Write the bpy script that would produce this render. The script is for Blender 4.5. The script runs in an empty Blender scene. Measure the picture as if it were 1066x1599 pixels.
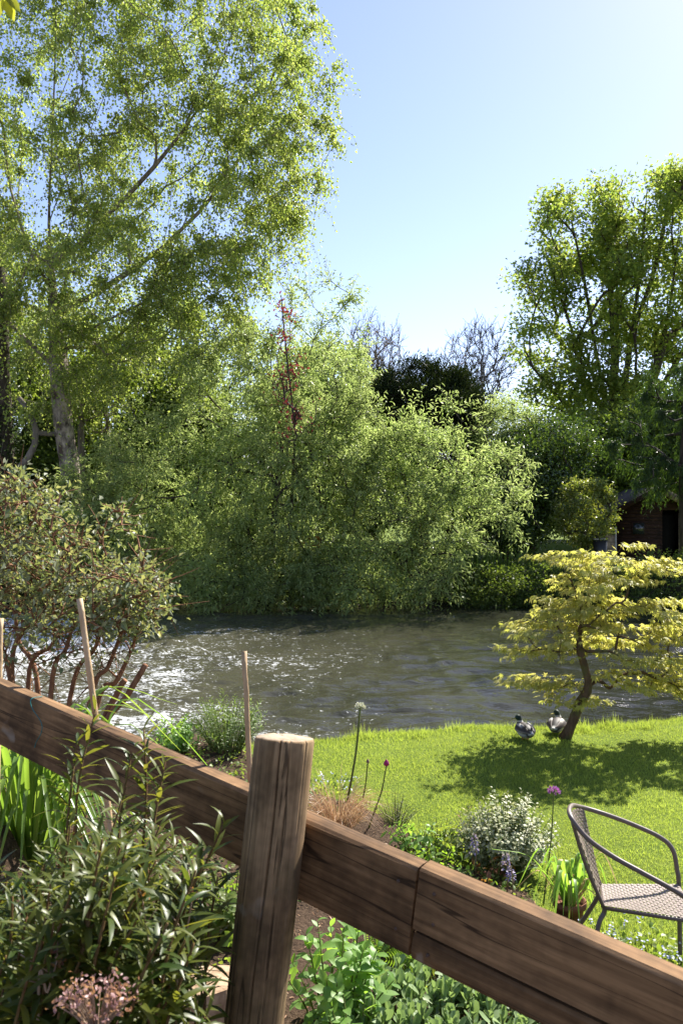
import bpy, math, random
import numpy as np
from mathutils import Vector, Matrix

# ------------------------------------------------------------------ camera, sky, sun, exposure
sc = bpy.context.scene
C = sc.collection
CAM = np.array([0.0, 0.0, 2.45])
FPX = 1290.0                                    # focal length in photo pixels (18 mm on a 22.3 mm tall sensor)
cam_d = bpy.data.cameras.new('camera')
cam_d.sensor_fit = 'VERTICAL'
cam_d.sensor_height = 22.3
cam_d.sensor_width = 14.9
cam_d.lens = 18.0
cam_d.clip_start = 0.05
cam_d.clip_end = 3000
cam_d.dof.use_dof = True
cam_d.dof.focus_distance = 11.0
cam_d.dof.aperture_fstop = 8.0
cam = bpy.data.objects.new('camera', cam_d)
cam.location = CAM.tolist()
cam.rotation_euler = (math.radians(90), 0, 0)
C.objects.link(cam)
sc.camera = cam

SUN_EL, SUN_AZ = math.radians(43), math.radians(38)      # azimuth to the right of straight ahead (+Y)
world = bpy.data.worlds.new('World')
sc.world = world
world.use_nodes = True
wn = world.node_tree
sky = wn.nodes.new('ShaderNodeTexSky')
sky.sky_type = 'NISHITA'
sky.sun_disc = False
sky.sun_elevation = SUN_EL
sky.sun_rotation = SUN_AZ
sky.air_density = 1.0
sky.dust_density = 0.3
sky.ozone_density = 3.2
wb = wn.nodes.new('ShaderNodeMix'); wb.data_type = 'RGBA'; wb.blend_type = 'MULTIPLY'       # white balance of the whole sky
wb.inputs[0].default_value = 1.0; wb.inputs[7].default_value = (1.16, 0.98, 1.0, 1)
wn.links.new(sky.outputs[0], wb.inputs[6]); wn.links.new(wb.outputs[2], wn.nodes['Background'].inputs[0])
wn.nodes['Background'].inputs[1].default_value = 0.088
S_DIR = Vector((math.cos(SUN_EL) * math.sin(SUN_AZ), math.cos(SUN_EL) * math.cos(SUN_AZ), math.sin(SUN_EL)))
sun_d = bpy.data.lights.new('sun', 'SUN')
sun_d.energy = 5.0
sun_d.angle = math.radians(0.53)
sun_d.color = (1.0, 0.95, 0.86)
sun = bpy.data.objects.new('sun', sun_d)
sun.rotation_euler = S_DIR.to_track_quat('Z', 'Y').to_euler()
C.objects.link(sun)
sc.view_settings.view_transform = 'Standard'
sc.view_settings.look = 'None'
sc.view_settings.exposure = 1.4
sc.view_settings.gamma = 1.0
sc.render.engine = 'CYCLES'
sc.cycles.max_bounces = 9
sc.cycles.diffuse_bounces = 6
sc.cycles.transmission_bounces = 4
sc.cycles.use_denoising = True
sc.cycles.sample_clamp_indirect = 8
sc.cycles.sample_clamp_direct = 5

R = np.random.RandomState(7)
random.seed(7)

# ------------------------------------------------------------------ helpers
def PX(px, py, d):
    """the place seen at photo pixel (px, py) at depth d metres"""
    return np.array([(px - 533) / FPX * d, d, CAM[2] - (py - 800) / FPX * d])

def toscreen(P):
    d = np.maximum(P[:, 1], 1e-3)
    return 533 + P[:, 0] / d * FPX, 800 + (CAM[2] - P[:, 2]) / d * FPX, d

def norm(v):
    v = np.asarray(v, float)
    return v / np.maximum(np.linalg.norm(v, axis=-1, keepdims=True), 1e-9)

def frames(dirs, ups):
    """(n,3,3) matrices whose columns are X, Y (along dirs) and Z (near ups)"""
    Y = norm(dirs)
    X = norm(np.cross(Y, ups) + 1e-6)
    Z = np.cross(X, Y)
    return np.stack([X, Y, Z], axis=2)

_tab = np.random.RandomState(3).rand(256, 256)
def vnoise(x, y, s=0):
    x = np.asarray(x, float) + 37.7 * s + 1000; y = np.asarray(y, float) + 91.3 * s + 1000
    xi = np.floor(x).astype(int); yi = np.floor(y).astype(int)
    fx = x - xi; fy = y - yi
    fx = fx * fx * (3 - 2 * fx); fy = fy * fy * (3 - 2 * fy)
    a = _tab[xi % 256, yi % 256]; b = _tab[(xi + 1) % 256, yi % 256]
    c = _tab[xi % 256, (yi + 1) % 256]; e = _tab[(xi + 1) % 256, (yi + 1) % 256]
    return (a * (1 - fx) + b * fx) * (1 - fy) + (c * (1 - fx) + e * fx) * fy

def sstep(a, b, x):
    t = np.clip((np.asarray(x, float) - a) / (b - a), 0, 1)
    return t * t * (3 - 2 * t)

class Geo:
    """collects vertices and faces, builds ONE mesh object"""
    def __init__(s):
        s.V = []; s.T = []; s.Q = []; s.n = 0; s.mt = []; s.mq = []
    def add(s, V, tris=None, quads=None, m=0):
        V = np.asarray(V, float).reshape(-1, 3)
        s.V.append(V)
        if tris is not None and len(tris):
            t = np.asarray(tris, int) + s.n; s.T.append(t); s.mt.append(np.full(len(t), m))
        if quads is not None and len(quads):
            q = np.asarray(quads, int) + s.n; s.Q.append(q); s.mq.append(np.full(len(q), m))
        s.n += len(V)
    def scatter(s, tmpl, P, Fr, S, m=0):
        tv, tt = tmpl
        n = len(P)
        if n == 0: return
        S = np.asarray(S, float)
        sv = tv[None] * (S[:, None, None] if S.ndim == 1 else S[:, None, :])
        V = np.einsum('nij,nkj->nki', Fr, sv) + np.asarray(P)[:, None, :]
        k = len(tv)
        T = tt[None] + (np.arange(n) * k)[:, None, None]
        s.add(V.reshape(-1, 3), T.reshape(-1, 3), m=m)
    def tube(s, pts, rad, sides=6, m=0, cap=True):
        pts = np.asarray(pts, float); n = len(pts)
        rad = np.broadcast_to(np.asarray(rad, float), (n,))
        t = np.gradient(pts, axis=0); t = norm(t)
        ref = np.array([0.0, 0, 1.0]) if abs(t[0][2]) < 0.9 else np.array([1.0, 0, 0])
        u = np.cross(t[0], ref); u /= np.linalg.norm(u)
        a = np.arange(sides) / sides * 2 * math.pi
        ca, sa = np.cos(a)[:, None], np.sin(a)[:, None]
        V = []
        for i in range(n):
            u = u - t[i] * np.dot(u, t[i]); u /= max(np.linalg.norm(u), 1e-9)
            w = np.cross(t[i], u)
            V.append(pts[i] + rad[i] * (ca * u + sa * w))
        V = np.concatenate(V)
        i0 = (np.arange(n - 1)[:, None] * sides + np.arange(sides)[None]).ravel()
        i1 = (np.arange(n - 1)[:, None] * sides + (np.arange(sides)[None] + 1) % sides).ravel()
        Q = np.stack([i0, i1, i1 + sides, i0 + sides], 1)
        T = None
        if cap:
            V = np.concatenate([V, pts[:1], pts[-1:]])
            k = np.arange(sides); k1 = (k + 1) % sides; b = (n - 1) * sides
            T = np.concatenate([np.stack([k1, k, np.full(sides, n * sides)], 1),
                                np.stack([b + k, b + k1, np.full(sides, n * sides + 1)], 1)])
        s.add(V, T, Q, m)
    def mesh(s, name, off=(0, 0, 0), smooth=True):
        me = bpy.data.meshes.new(name)
        V = np.concatenate(s.V) - np.asarray(off)
        T = np.concatenate(s.T) if s.T else np.zeros((0, 3), int)
        Q = np.concatenate(s.Q) if s.Q else np.zeros((0, 4), int)
        nl = len(T) * 3 + len(Q) * 4
        me.vertices.add(len(V)); me.vertices.foreach_set('co', V.astype(np.float32).ravel())
        me.loops.add(nl); me.polygons.add(len(T) + len(Q))
        me.loops.foreach_set('vertex_index', np.concatenate([T.ravel(), Q.ravel()]).astype(np.int32))
        st = np.concatenate([np.arange(len(T)) * 3, len(T) * 3 + np.arange(len(Q)) * 4]).astype(np.int32)
        me.polygons.foreach_set('loop_start', st)
        mi = np.concatenate(s.mt + s.mq).astype(np.int32)
        me.polygons.foreach_set('material_index', mi)
        me.polygons.foreach_set('use_smooth', np.full(len(mi), smooth))
        me.update(calc_edges=True)
        return me
    def build(s, name, mats, parent=None, kind=None, smooth=True, label=None):
        off = origin(parent) if parent else np.zeros(3)
        me = s.mesh(name, off, smooth)
        for m in (mats if isinstance(mats, (list, tuple)) else [mats]): me.materials.append(m)
        o = bpy.data.objects.new(name, me); C.objects.link(o)
        if parent: o.parent = parent
        if kind: o['kind'] = kind
        if label: o['label'] = label
        return o

def origin(o):
    p = np.zeros(3)
    while o is not None:
        p += np.array(o.location); o = o.parent
    return p

def thing(name, label, cat, loc, group=None):
    o = bpy.data.objects.new(name, None); C.objects.link(o)
    o.empty_display_size = 0.1
    o.location = [float(v) for v in loc]; o['label'] = label; o['category'] = cat
    if group: o['group'] = group
    return o

def tag(o, label, cat, group=None):
    o['label'] = label; o['category'] = cat
    if group: o['group'] = group
    return o

def frontmost(P, cell=9.0):
    """order of the points by how well the camera sees them"""
    x, y, d = toscreen(P)
    inside = (x > -5) & (x < 1071) & (y > -5) & (y < 1604)
    cx = np.floor(x / cell).astype(int); cy = np.floor(y / cell).astype(int)
    order = np.argsort(d)
    seen = set(); front = []; back = []
    for i in order:
        if not inside[i]: back.append(i); continue
        key = (cx[i], cy[i])
        if key in seen: back.append(i)
        else: seen.add(key); front.append(i)
    return front, back

def leafset(parent, variants, P, Fr, S, mat, name='leaf', rest='small_leaves', n_ind=300, cell=9.0):
    """the leaves that show best as objects of their own, the rest joined as one part"""
    P = np.asarray(P); S = np.asarray(S)
    off = origin(parent)
    front, back = frontmost(P, cell)
    ind = front[:n_ind]; oth = front[n_ind:] + back
    if len(P) <= n_ind: ind, oth = front + back, []
    mes = []
    for v in variants:
        g = Geo(); g.add(v[0], v[1]); me = g.mesh(name); me.materials.append(mat); mes.append(me)
    for j, i in enumerate(ind):
        o = bpy.data.objects.new(name, mes[i % len(mes)])
        M = np.eye(4); M[:3, :3] = Fr[i] * S[i]; M[:3, 3] = P[i] - off
        C.objects.link(o); o.parent = parent
        o.matrix_local = Matrix(M.tolist())
    if oth:
        g = Geo(); oth = np.array(oth)
        for k in range(len(variants)):
            ii = oth[oth % len(variants) == k]
            g.scatter(variants[k], P[ii], Fr[ii], S[ii])
        g.build(rest, mat, parent, kind='stuff')

# ------------------------------------------------------------------ materials
def nt_new(name):
    m = bpy.data.materials.new(name); m.use_nodes = True
    nt = m.node_tree; nt.nodes.clear()
    out = nt.nodes.new('ShaderNodeOutputMaterial')
    return m, nt, out

def nd(nt, t, **kw):
    n = nt.nodes.new(t)
    for k, v in kw.items():
        if k.startswith('i_'):
            key = k[2:]
            key = int(key) if key.isdigit() else key
            n.inputs[key].default_value = v
        else: setattr(n, k, v)
    return n

def rgba(c): return (c[0], c[1], c[2], 1.0)

def mixc(nt, fac, a, b, mode='MIX'):
    n = nt.nodes.new('ShaderNodeMix'); n.data_type = 'RGBA'; n.blend_type = mode
    for sock, v in ((n.inputs[0], fac), (n.inputs[6], a), (n.inputs[7], b)):
        if isinstance(v, bpy.types.NodeSocket): nt.links.new(v, sock)
        elif isinstance(v, (int, float)): sock.default_value = v
        else: sock.default_value = rgba(v)
    return n.outputs[2]

def mth(nt, op, a, b=None, clamp=False):
    n = nt.nodes.new('ShaderNodeMath'); n.operation = op; n.use_clamp = clamp
    for i, v in enumerate((a, b)):
        if v is None: continue
        if isinstance(v, bpy.types.NodeSocket): nt.links.new(v, n.inputs[i])
        else: n.inputs[i].default_value = v
    return n.outputs[0]

def ramp(nt, fac, stops):
    n = nt.nodes.new('ShaderNodeValToRGB')
    el = n.color_ramp.elements
    while len(el) < len(stops): el.new(0.5)
    for e, (p, c) in zip(el, stops):
        e.position = p; e.color = rgba(c) if not isinstance(c, (int, float)) else (c, c, c, 1)
    nt.links.new(fac, n.inputs[0])
    return n.outputs[0]

def noise(nt, vec, scale, detail=3, rough=0.55, dist=0.0):
    n = nd(nt, 'ShaderNodeTexNoise', i_Scale=scale, i_Detail=detail, i_Roughness=rough, i_Distortion=dist)
    if vec is not None: nt.links.new(vec, n.inputs['Vector'])
    return n.outputs[0]

def mapping(nt, vec, scale=(1, 1, 1), rot=(0, 0, 0)):
    n = nd(nt, 'ShaderNodeMapping'); n.inputs['Scale'].default_value = scale; n.inputs['Rotation'].default_value = rot
    nt.links.new(vec, n.inputs['Vector']); return n.outputs[0]

def leaf_mat(name, c1, c2, t1=None, t2=None, tf=0.42, rough=0.45, spec=0.35, nscale=0.35, amp=0.5):
    m, nt, out = nt_new(name)
    geo = nd(nt, 'ShaderNodeNewGeometry'); oi = nd(nt, 'ShaderNodeObjectInfo')
    rnd = mth(nt, 'FRACT', mth(nt, 'ADD', geo.outputs['Random Per Island'], oi.outputs['Random']))
    if t1 is None: t1 = (c1[0] * 2.6, c1[1] * 2.5, c1[2] * 1.0); t2 = (c2[0] * 2.6, c2[1] * 2.5, c2[2] * 1.0)
    nz = noise(nt, geo.outputs['Position'], nscale, 2)
    v = mth(nt, 'MULTIPLY_ADD', nz, amp * 2); v.node.inputs[2].default_value = 1.0 - amp
    col = mixc(nt, rnd, c1, c2); tcol = mixc(nt, rnd, t1, t2)
    vm = nd(nt, 'ShaderNodeCombineXYZ')
    for i in range(3): nt.links.new(v, vm.inputs[i])
    col = mixc(nt, 1.0, col, vm.outputs[0], 'MULTIPLY'); tcol = mixc(nt, 1.0, tcol, vm.outputs[0], 'MULTIPLY')
    p = nd(nt, 'ShaderNodeBsdfPrincipled', i_Roughness=rough)
    p.inputs['Specular IOR Level'].default_value = spec
    nt.links.new(col, p.inputs['Base Color'])
    tr = nd(nt, 'ShaderNodeBsdfTranslucent'); nt.links.new(tcol, tr.inputs['Color'])
    mx = nd(nt, 'ShaderNodeMixShader', i_0=tf)
    nt.links.new(p.outputs[0], mx.inputs[1]); nt.links.new(tr.outputs[0], mx.inputs[2])
    nt.links.new(mx.outputs[0], out.inputs[0])
    return m

def bark_mat(name, c1, c2, scale=8.0, stretch=0.25, rough=0.9, bump=0.4, c3=None):
    m, nt, out = nt_new(name)
    tc = nd(nt, 'ShaderNodeTexCoord')
    v = mapping(nt, tc.outputs['Object'], (1, 1, stretch))
    n1 = noise(nt, v, scale, 5, 0.65)
    col = ramp(nt, n1, [(0.32, c1), (0.66, c2)])
    if c3 is not None:
        n2 = noise(nt, tc.outputs['Object'], scale * 0.3, 3)
        col = mixc(nt, ramp(nt, n2, [(0.5, 0.0), (0.62, 1.0)]), col, c3)
    p = nd(nt, 'ShaderNodeBsdfPrincipled', i_Roughness=rough)
    p.inputs['Specular IOR Level'].default_value = 0.2
    nt.links.new(col, p.inputs['Base Color'])
    b = nd(nt, 'ShaderNodeBump', i_Strength=bump, i_Distance=0.02)
    nt.links.new(n1, b.inputs['Height']); nt.links.new(b.outputs[0], p.inputs['Normal'])
    nt.links.new(p.outputs[0], out.inputs[0])
    return m

def plain_mat(name, c, rough=0.6, spec=0.4, var=0.25, scale=20, metal=0.0, bump=0.0):
    m, nt, out = nt_new(name)
    tc = nd(nt, 'ShaderNodeTexCoord')
    n1 = noise(nt, tc.outputs['Object'], scale, 4)
    col = ramp(nt, n1, [(0.3, tuple(x * (1 - var) for x in c)), (0.7, tuple(min(1, x * (1 + var)) for x in c))])
    p = nd(nt, 'ShaderNodeBsdfPrincipled', i_Roughness=rough, i_Metallic=metal)
    p.inputs['Specular IOR Level'].default_value = spec
    nt.links.new(col, p.inputs['Base Color'])
    if bump:
        b = nd(nt, 'ShaderNodeBump', i_Strength=bump, i_Distance=0.01)
        nt.links.new(n1, b.inputs['Height']); nt.links.new(b.outputs[0], p.inputs['Normal'])
    nt.links.new(p.outputs[0], out.inputs[0])
    return m

def wood_mat(name, dark, light, axis='X', grain=1.0, green=0.0, knots=True, seedoff=0.0, rough=0.85):
    m, nt, out = nt_new(name)
    tc = nd(nt, 'ShaderNodeTexCoord')
    oi = nd(nt, 'ShaderNodeObjectInfo')
    addv = nd(nt, 'ShaderNodeVectorMath', operation='ADD')
    cmb = nd(nt, 'ShaderNodeCombineXYZ')
    off = mth(nt, 'MULTIPLY', oi.outputs['Random'], 40.0)
    for i in range(3): nt.links.new(off, cmb.inputs[i])
    nt.links.new(tc.outputs['Object'], addv.inputs[0]); nt.links.new(cmb.outputs[0], addv.inputs[1])
    base = addv.outputs[0]
    sc_f = (2.2, 60, 60) if axis == 'X' else (60, 60, 2.2)
    sc_m = (1.2, 14, 14) if axis == 'X' else (14, 14, 1.0)
    sc_k = (2.6, 9, 9) if axis == 'X' else (9, 9, 2.6)
    vk = nd(nt, 'ShaderNodeTexVoronoi', i_Scale=1.0)
    nt.links.new(mapping(nt, base, sc_k), vk.inputs['Vector'])
    kd = vk.outputs['Distance']
    n1 = noise(nt, mapping(nt, base, sc_f), 1.0, 5, 0.7, 0.6)
    n2 = noise(nt, mapping(nt, base, sc_m), 1.0, 4, 0.6, 1.2)
    n3 = noise(nt, base, 6.0, 4, 0.7)
    g = mth(nt, 'ADD', mth(nt, 'MULTIPLY', n1, 0.55), mth(nt, 'MULTIPLY', n2, 0.45))
    col = ramp(nt, g, [(0.38, dark), (0.51, tuple((a + b) / 2 for a, b in zip(dark, light))), (0.62, light)])
    stain = ramp(nt, n3, [(0.36, 0.38), (0.62, 1.0)])
    col = mixc(nt, 1.0, col, stain, 'MULTIPLY')
    ncr = noise(nt, mapping(nt, base, (0.9, 19, 19) if axis == 'X' else (19, 19, 0.9)), 1.0, 2, 0.5, 0.3)
    crk = ramp(nt, mth(nt, 'ABSOLUTE', mth(nt, 'SUBTRACT', ncr, 0.47)), [(0.004, 1.0), (0.012, 0.0)])
    col = mixc(nt, mth(nt, 'MULTIPLY', crk, 0.8), col, tuple(c * 0.2 for c in dark))
    if knots:
        kf = ramp(nt, kd, [(0.10, 1.0), (0.19, 0.0)])
        col = mixc(nt, mth(nt, 'MULTIPLY', kf, 0.75), col, tuple(c * 0.22 for c in dark))
    n4 = noise(nt, base, 11.0, 2, 0.5, 0.4)
    spots = ramp(nt, n4, [(0.70, 0.0), (0.76, 1.0)])
    col = mixc(nt, mth(nt, 'MULTIPLY', spots, 0.45), col, (0.34, 0.30, 0.24))
    if green:
        n5 = noise(nt, base, 5.0, 4, 0.6)
        col = mixc(nt, mth(nt, 'MULTIPLY', ramp(nt, n5, [(0.45, 0.0), (0.65, 1.0)]), green), col, (0.075, 0.085, 0.03))
    p = nd(nt, 'ShaderNodeBsdfPrincipled', i_Roughness=rough)
    p.inputs['Specular IOR Level'].default_value = 0.25
    nt.links.new(col, p.inputs['Base Color'])
    b = nd(nt, 'ShaderNodeBump', i_Strength=0.55, i_Distance=0.004)
    nt.links.new(g, b.inputs['Height']); nt.links.new(b.outputs[0], p.inputs['Normal'])
    nt.links.new(p.outputs[0], out.inputs[0])
    return m

def attr_mat(name, attr='col', rough=0.6, spec=0.3, noise_amp=0.25, scale=60):
    m, nt, out = nt_new(name)
    a = nd(nt, 'ShaderNodeAttribute', attribute_name=attr)
    tc = nd(nt, 'ShaderNodeTexCoord')
    n1 = noise(nt, tc.outputs['Object'], scale, 3)
    col = mixc(nt, 1.0, a.outputs['Color'], ramp(nt, n1, [(0.3, 1 - noise_amp), (0.7, 1.0)]), 'MULTIPLY')
    p = nd(nt, 'ShaderNodeBsdfPrincipled', i_Roughness=rough)
    p.inputs['Specular IOR Level'].default_value = spec
    nt.links.new(col, p.inputs['Base Color'])
    nt.links.new(p.outputs[0], out.inputs[0])
    return m

M = {}
M['birch'] = leaf_mat('birch_leaf', (0.120, 0.170, 0.036), (0.235, 0.272, 0.070), (0.31, 0.44, 0.06), (0.56, 0.62, 0.13), tf=0.52, rough=0.40, spec=0.5)
M['willow'] = leaf_mat('willow_leaf', (0.158, 0.205, 0.064), (0.290, 0.335, 0.130), (0.36, 0.49, 0.11), (0.60, 0.69, 0.24), tf=0.52, rough=0.45, spec=0.45)
M['sycamore'] = leaf_mat('sycamore_leaf', (0.095, 0.145, 0.026), (0.185, 0.218, 0.045), (0.24, 0.37, 0.045), (0.48, 0.53, 0.09), tf=0.58)
M['broad'] = leaf_mat('broad_leaf', (0.055, 0.090, 0.020), (0.115, 0.155, 0.040))
M['glossy'] = leaf_mat('glossy_leaf', (0.034, 0.066, 0.016), (0.082, 0.125, 0.030), tf=0.24, rough=0.25, spec=0.6)
M['laurel'] = leaf_mat('laurel_leaf', (0.085, 0.125, 0.030), (0.190, 0.205, 0.060), tf=0.32, rough=0.3, spec=0.55)
M['yew'] = leaf_mat('yew_leaf', (0.012, 0.022, 0.008), (0.030, 0.045, 0.014), tf=0.10, rough=0.6, spec=0.12)
M['conifer'] = leaf_mat('conifer_leaf', (0.022, 0.050, 0.014), (0.060, 0.100, 0.022), tf=0.3)
M['copper'] = leaf_mat('copper_leaf', (0.15, 0.022, 0.022), (0.25, 0.048, 0.040), (0.26, 0.03, 0.04), (0.36, 0.07, 0.06), tf=0.35)
M['maple'] = leaf_mat('maple_leaf', (0.35, 0.345, 0.085), (0.47, 0.430, 0.160), (0.57, 0.60, 0.09), (0.68, 0.61, 0.16), tf=0.48, rough=0.5, nscale=2.5, amp=0.25)
M['fuchsia'] = leaf_mat('small_shrub_leaf', (0.100, 0.140, 0.075), (0.255, 0.260, 0.175), tf=0.3, rough=0.48, spec=0.4, nscale=3.0)
M['lance'] = leaf_mat('lance_leaf', (0.028, 0.055, 0.010), (0.105, 0.120, 0.020), (0.14, 0.20, 0.02), (0.40, 0.38, 0.04), tf=0.34, rough=0.38, spec=0.25, nscale=5.0, amp=0.3)
M['strap'] = leaf_mat('strap_leaf', (0.085, 0.165, 0.026), (0.15, 0.235, 0.045), (0.26, 0.46, 0.04), (0.42, 0.56, 0.07), tf=0.42, rough=0.3, spec=0.5, nscale=5)
M['sedum'] = leaf_mat('sedum_leaf', (0.185, 0.270, 0.125), (0.255, 0.340, 0.150), (0.30, 0.45, 0.12), (0.36, 0.50, 0.13), tf=0.30, rough=0.5, spec=0.3, nscale=6, amp=0.2)
M['ovate'] = leaf_mat('ovate_leaf', (0.115, 0.215, 0.050), (0.19, 0.31, 0.08), tf=0.42, rough=0.45, nscale=6, amp=0.25)
M['fern'] = leaf_mat('fern_leaf', (0.105, 0.200, 0.032), (0.18, 0.28, 0.05), tf=0.45, nscale=5)
M['weed'] = leaf_mat('weed_leaf', (0.090, 0.150, 0.030), (0.19, 0.23, 0.065), tf=0.4, nscale=3)
M['lav'] = leaf_mat('bank_bush_leaf', (0.085, 0.145, 0.035), (0.165, 0.225, 0.065), tf=0.35, nscale=4)
M['varieg'] = leaf_mat('variegated_leaf', (0.13, 0.18, 0.055), (0.55, 0.54, 0.33), (0.16, 0.22, 0.05), (0.5, 0.5, 0.2), tf=0.3, nscale=6, amp=0.2)
M['sedge'] = leaf_mat('sedge_blade', (0.36, 0.17, 0.080), (0.52, 0.35, 0.20), (0.45, 0.25, 0.12), (0.6, 0.45, 0.25), tf=0.3, nscale=5, amp=0.2)
M['heather'] = leaf_mat('heather_leaf', (0.055, 0.070, 0.025), (0.12, 0.13, 0.045), tf=0.25, nscale=5)
M['grass'] = leaf_mat('grass_blade', (0.145, 0.210, 0.034), (0.245, 0.300, 0.060), (0.38, 0.51, 0.05), (0.55, 0.63, 0.10), tf=0.5, rough=0.5, spec=0.3, nscale=0.9, amp=0.34)
M['reed'] = leaf_mat('iris_blade', (0.040, 0.080, 0.020), (0.085, 0.135, 0.03), tf=0.35)
M['red_leaf'] = leaf_mat('reddish_leaf', (0.16, 0.06, 0.035), (0.26, 0.15, 0.06), tf=0.3, nscale=6)
M['bark'] = bark_mat('dark_bark', (0.030, 0.024, 0.018), (0.085, 0.068, 0.050))
M['greybark'] = bark_mat('grey_bark', (0.10, 0.085, 0.068), (0.22, 0.19, 0.155))
M['birchbark'] = bark_mat('birch_bark', (0.045, 0.034, 0.026), (0.44, 0.38, 0.30), scale=7.0, stretch=0.45, c3=(0.085, 0.062, 0.045))
M['redbark'] = bark_mat('red_brown_bark', (0.13, 0.058, 0.030), (0.30, 0.155, 0.085), scale=30)
M['maplebark'] = bark_mat('maple_bark', (0.060, 0.035, 0.022), (0.15, 0.095, 0.055), scale=25, c3=(0.11, 0.10, 0.04))
M['twig'] = bark_mat('green_stem', (0.10, 0.13, 0.035), (0.16, 0.18, 0.05), scale=40)
M['redstem'] = bark_mat('reddish_stem', (0.11, 0.055, 0.025), (0.18, 0.12, 0.045), scale=40)
M['drystem'] = bark_mat('dry_stem', (0.20, 0.13, 0.085), (0.36, 0.26, 0.18), scale=40)
M['cane'] = bark_mat('bamboo_cane', (0.33, 0.21, 0.105), (0.50, 0.36, 0.21), scale=30, stretch=0.15, rough=0.6)

# leaf templates: (vertices, triangles), leaf along +Y from the origin, face up +Z
def T(v, t): return (np.array(v, float), np.array(t, int))
def diamond(w, fold=0.12, tipdrop=0.1, at=0.42):
    return T([(0, 0, 0), (w / 2, at, fold), (0, 1, -tipdrop), (-w / 2, at, fold)], [(0, 1, 2), (0, 2, 3)])
def blade(w, n=5, droop=0.25, fold=0.2, shape=None, twist=0.0):
    """a leaf of n rows, three vertices across"""
    v = []; t = []
    for i in range(n + 1):
        s = i / n
        ww = (shape(s) if shape else math.sin(math.pi * (s * 0.94 + 0.05)) ** 0.8) * w / 2
        z = -droop * s * s; y = s * (1 - 0.25 * droop * s)
        a = twist * s
        v += [(-ww * math.cos(a), y, z + ww * fold - ww * math.sin(a)), (0, y, z), (ww * math.cos(a), y, z + ww * fold + ww * math.sin(a))]
    for i in range(n):
        a = i * 3
        t += [(a, a + 1, a + 4), (a, a + 4, a + 3), (a + 1, a + 2, a + 5), (a + 1, a + 5, a + 4)]
    return T(v, t)
def palmate(lobes, droop=0.2, wid=0.24):
    """lobes: list of (angle degrees, length)"""
    v = [(0, 0, 0)]; t = []
    for a, L in lobes:
        a = math.radians(a); dx, dy = math.sin(a), math.cos(a); nx, ny = dy, -dx
        b = len(v)
        m = 0.45 * L; w = wid * L * 0.5
        v += [(dx * m + nx * w, dy * m + ny * w, -droop * 0.2 * L + 0.03), (dx * L, dy * L, -droop * L), (dx * m - nx * w, dy * m - ny * w, -droop * 0.2 * L + 0.03)]
        t += [(0, b, b + 1), (0, b + 1, b + 2)]
    return T(v, t)
L_DIA = diamond(0.78)
L_LANCE = diamond(0.26, 0.08, 0.2, 0.4)
L_OVAL = diamond(0.55, 0.10, 0.15, 0.45)
L_STAR = palmate([(0, 1.0), (62, 0.85), (-62, 0.85)], 0.2, 0.75)
L_NEED = diamond(0.16, 0.02, 0.15, 0.4)
L_MAPLE = [palmate([(0, 1.0), (35, .9), (-35, .9), (75, .66), (-75, .66), (120, .36), (-120, .36)], d, 0.30) for d in (0.15, 0.35, 0.6)]
L_LN = [blade(0.135, 5, d, 0.25, twist=tw) for d, tw in ((0.15, 0.1), (0.35, -0.2), (0.6, 0.2))]
L_OV = [blade(0.55, 4, d, 0.2, twist=tw) for d, tw in ((0.05, 0.1), (0.25, -0.15), (0.45, 0.1))]
L_SED = [blade(0.62, 4, d, 0.35, shape=lambda s: (0.28 + 0.72 * math.sin(min(s, 1) * 2.2)) * (1.0 if s < .9 else .55)) for d in (-0.35, -0.15, 0.1)]
L_BLADE = T([(-.5, 0, 0), (.5, 0, 0), (0.0, 1, 0.35)], [(0, 1, 2)])

def rdir(n, up=0.0, rs=R):
    v = rs.normal(size=(n, 3)); v = norm(v); v[:, 2] += up
    return norm(v)

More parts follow.
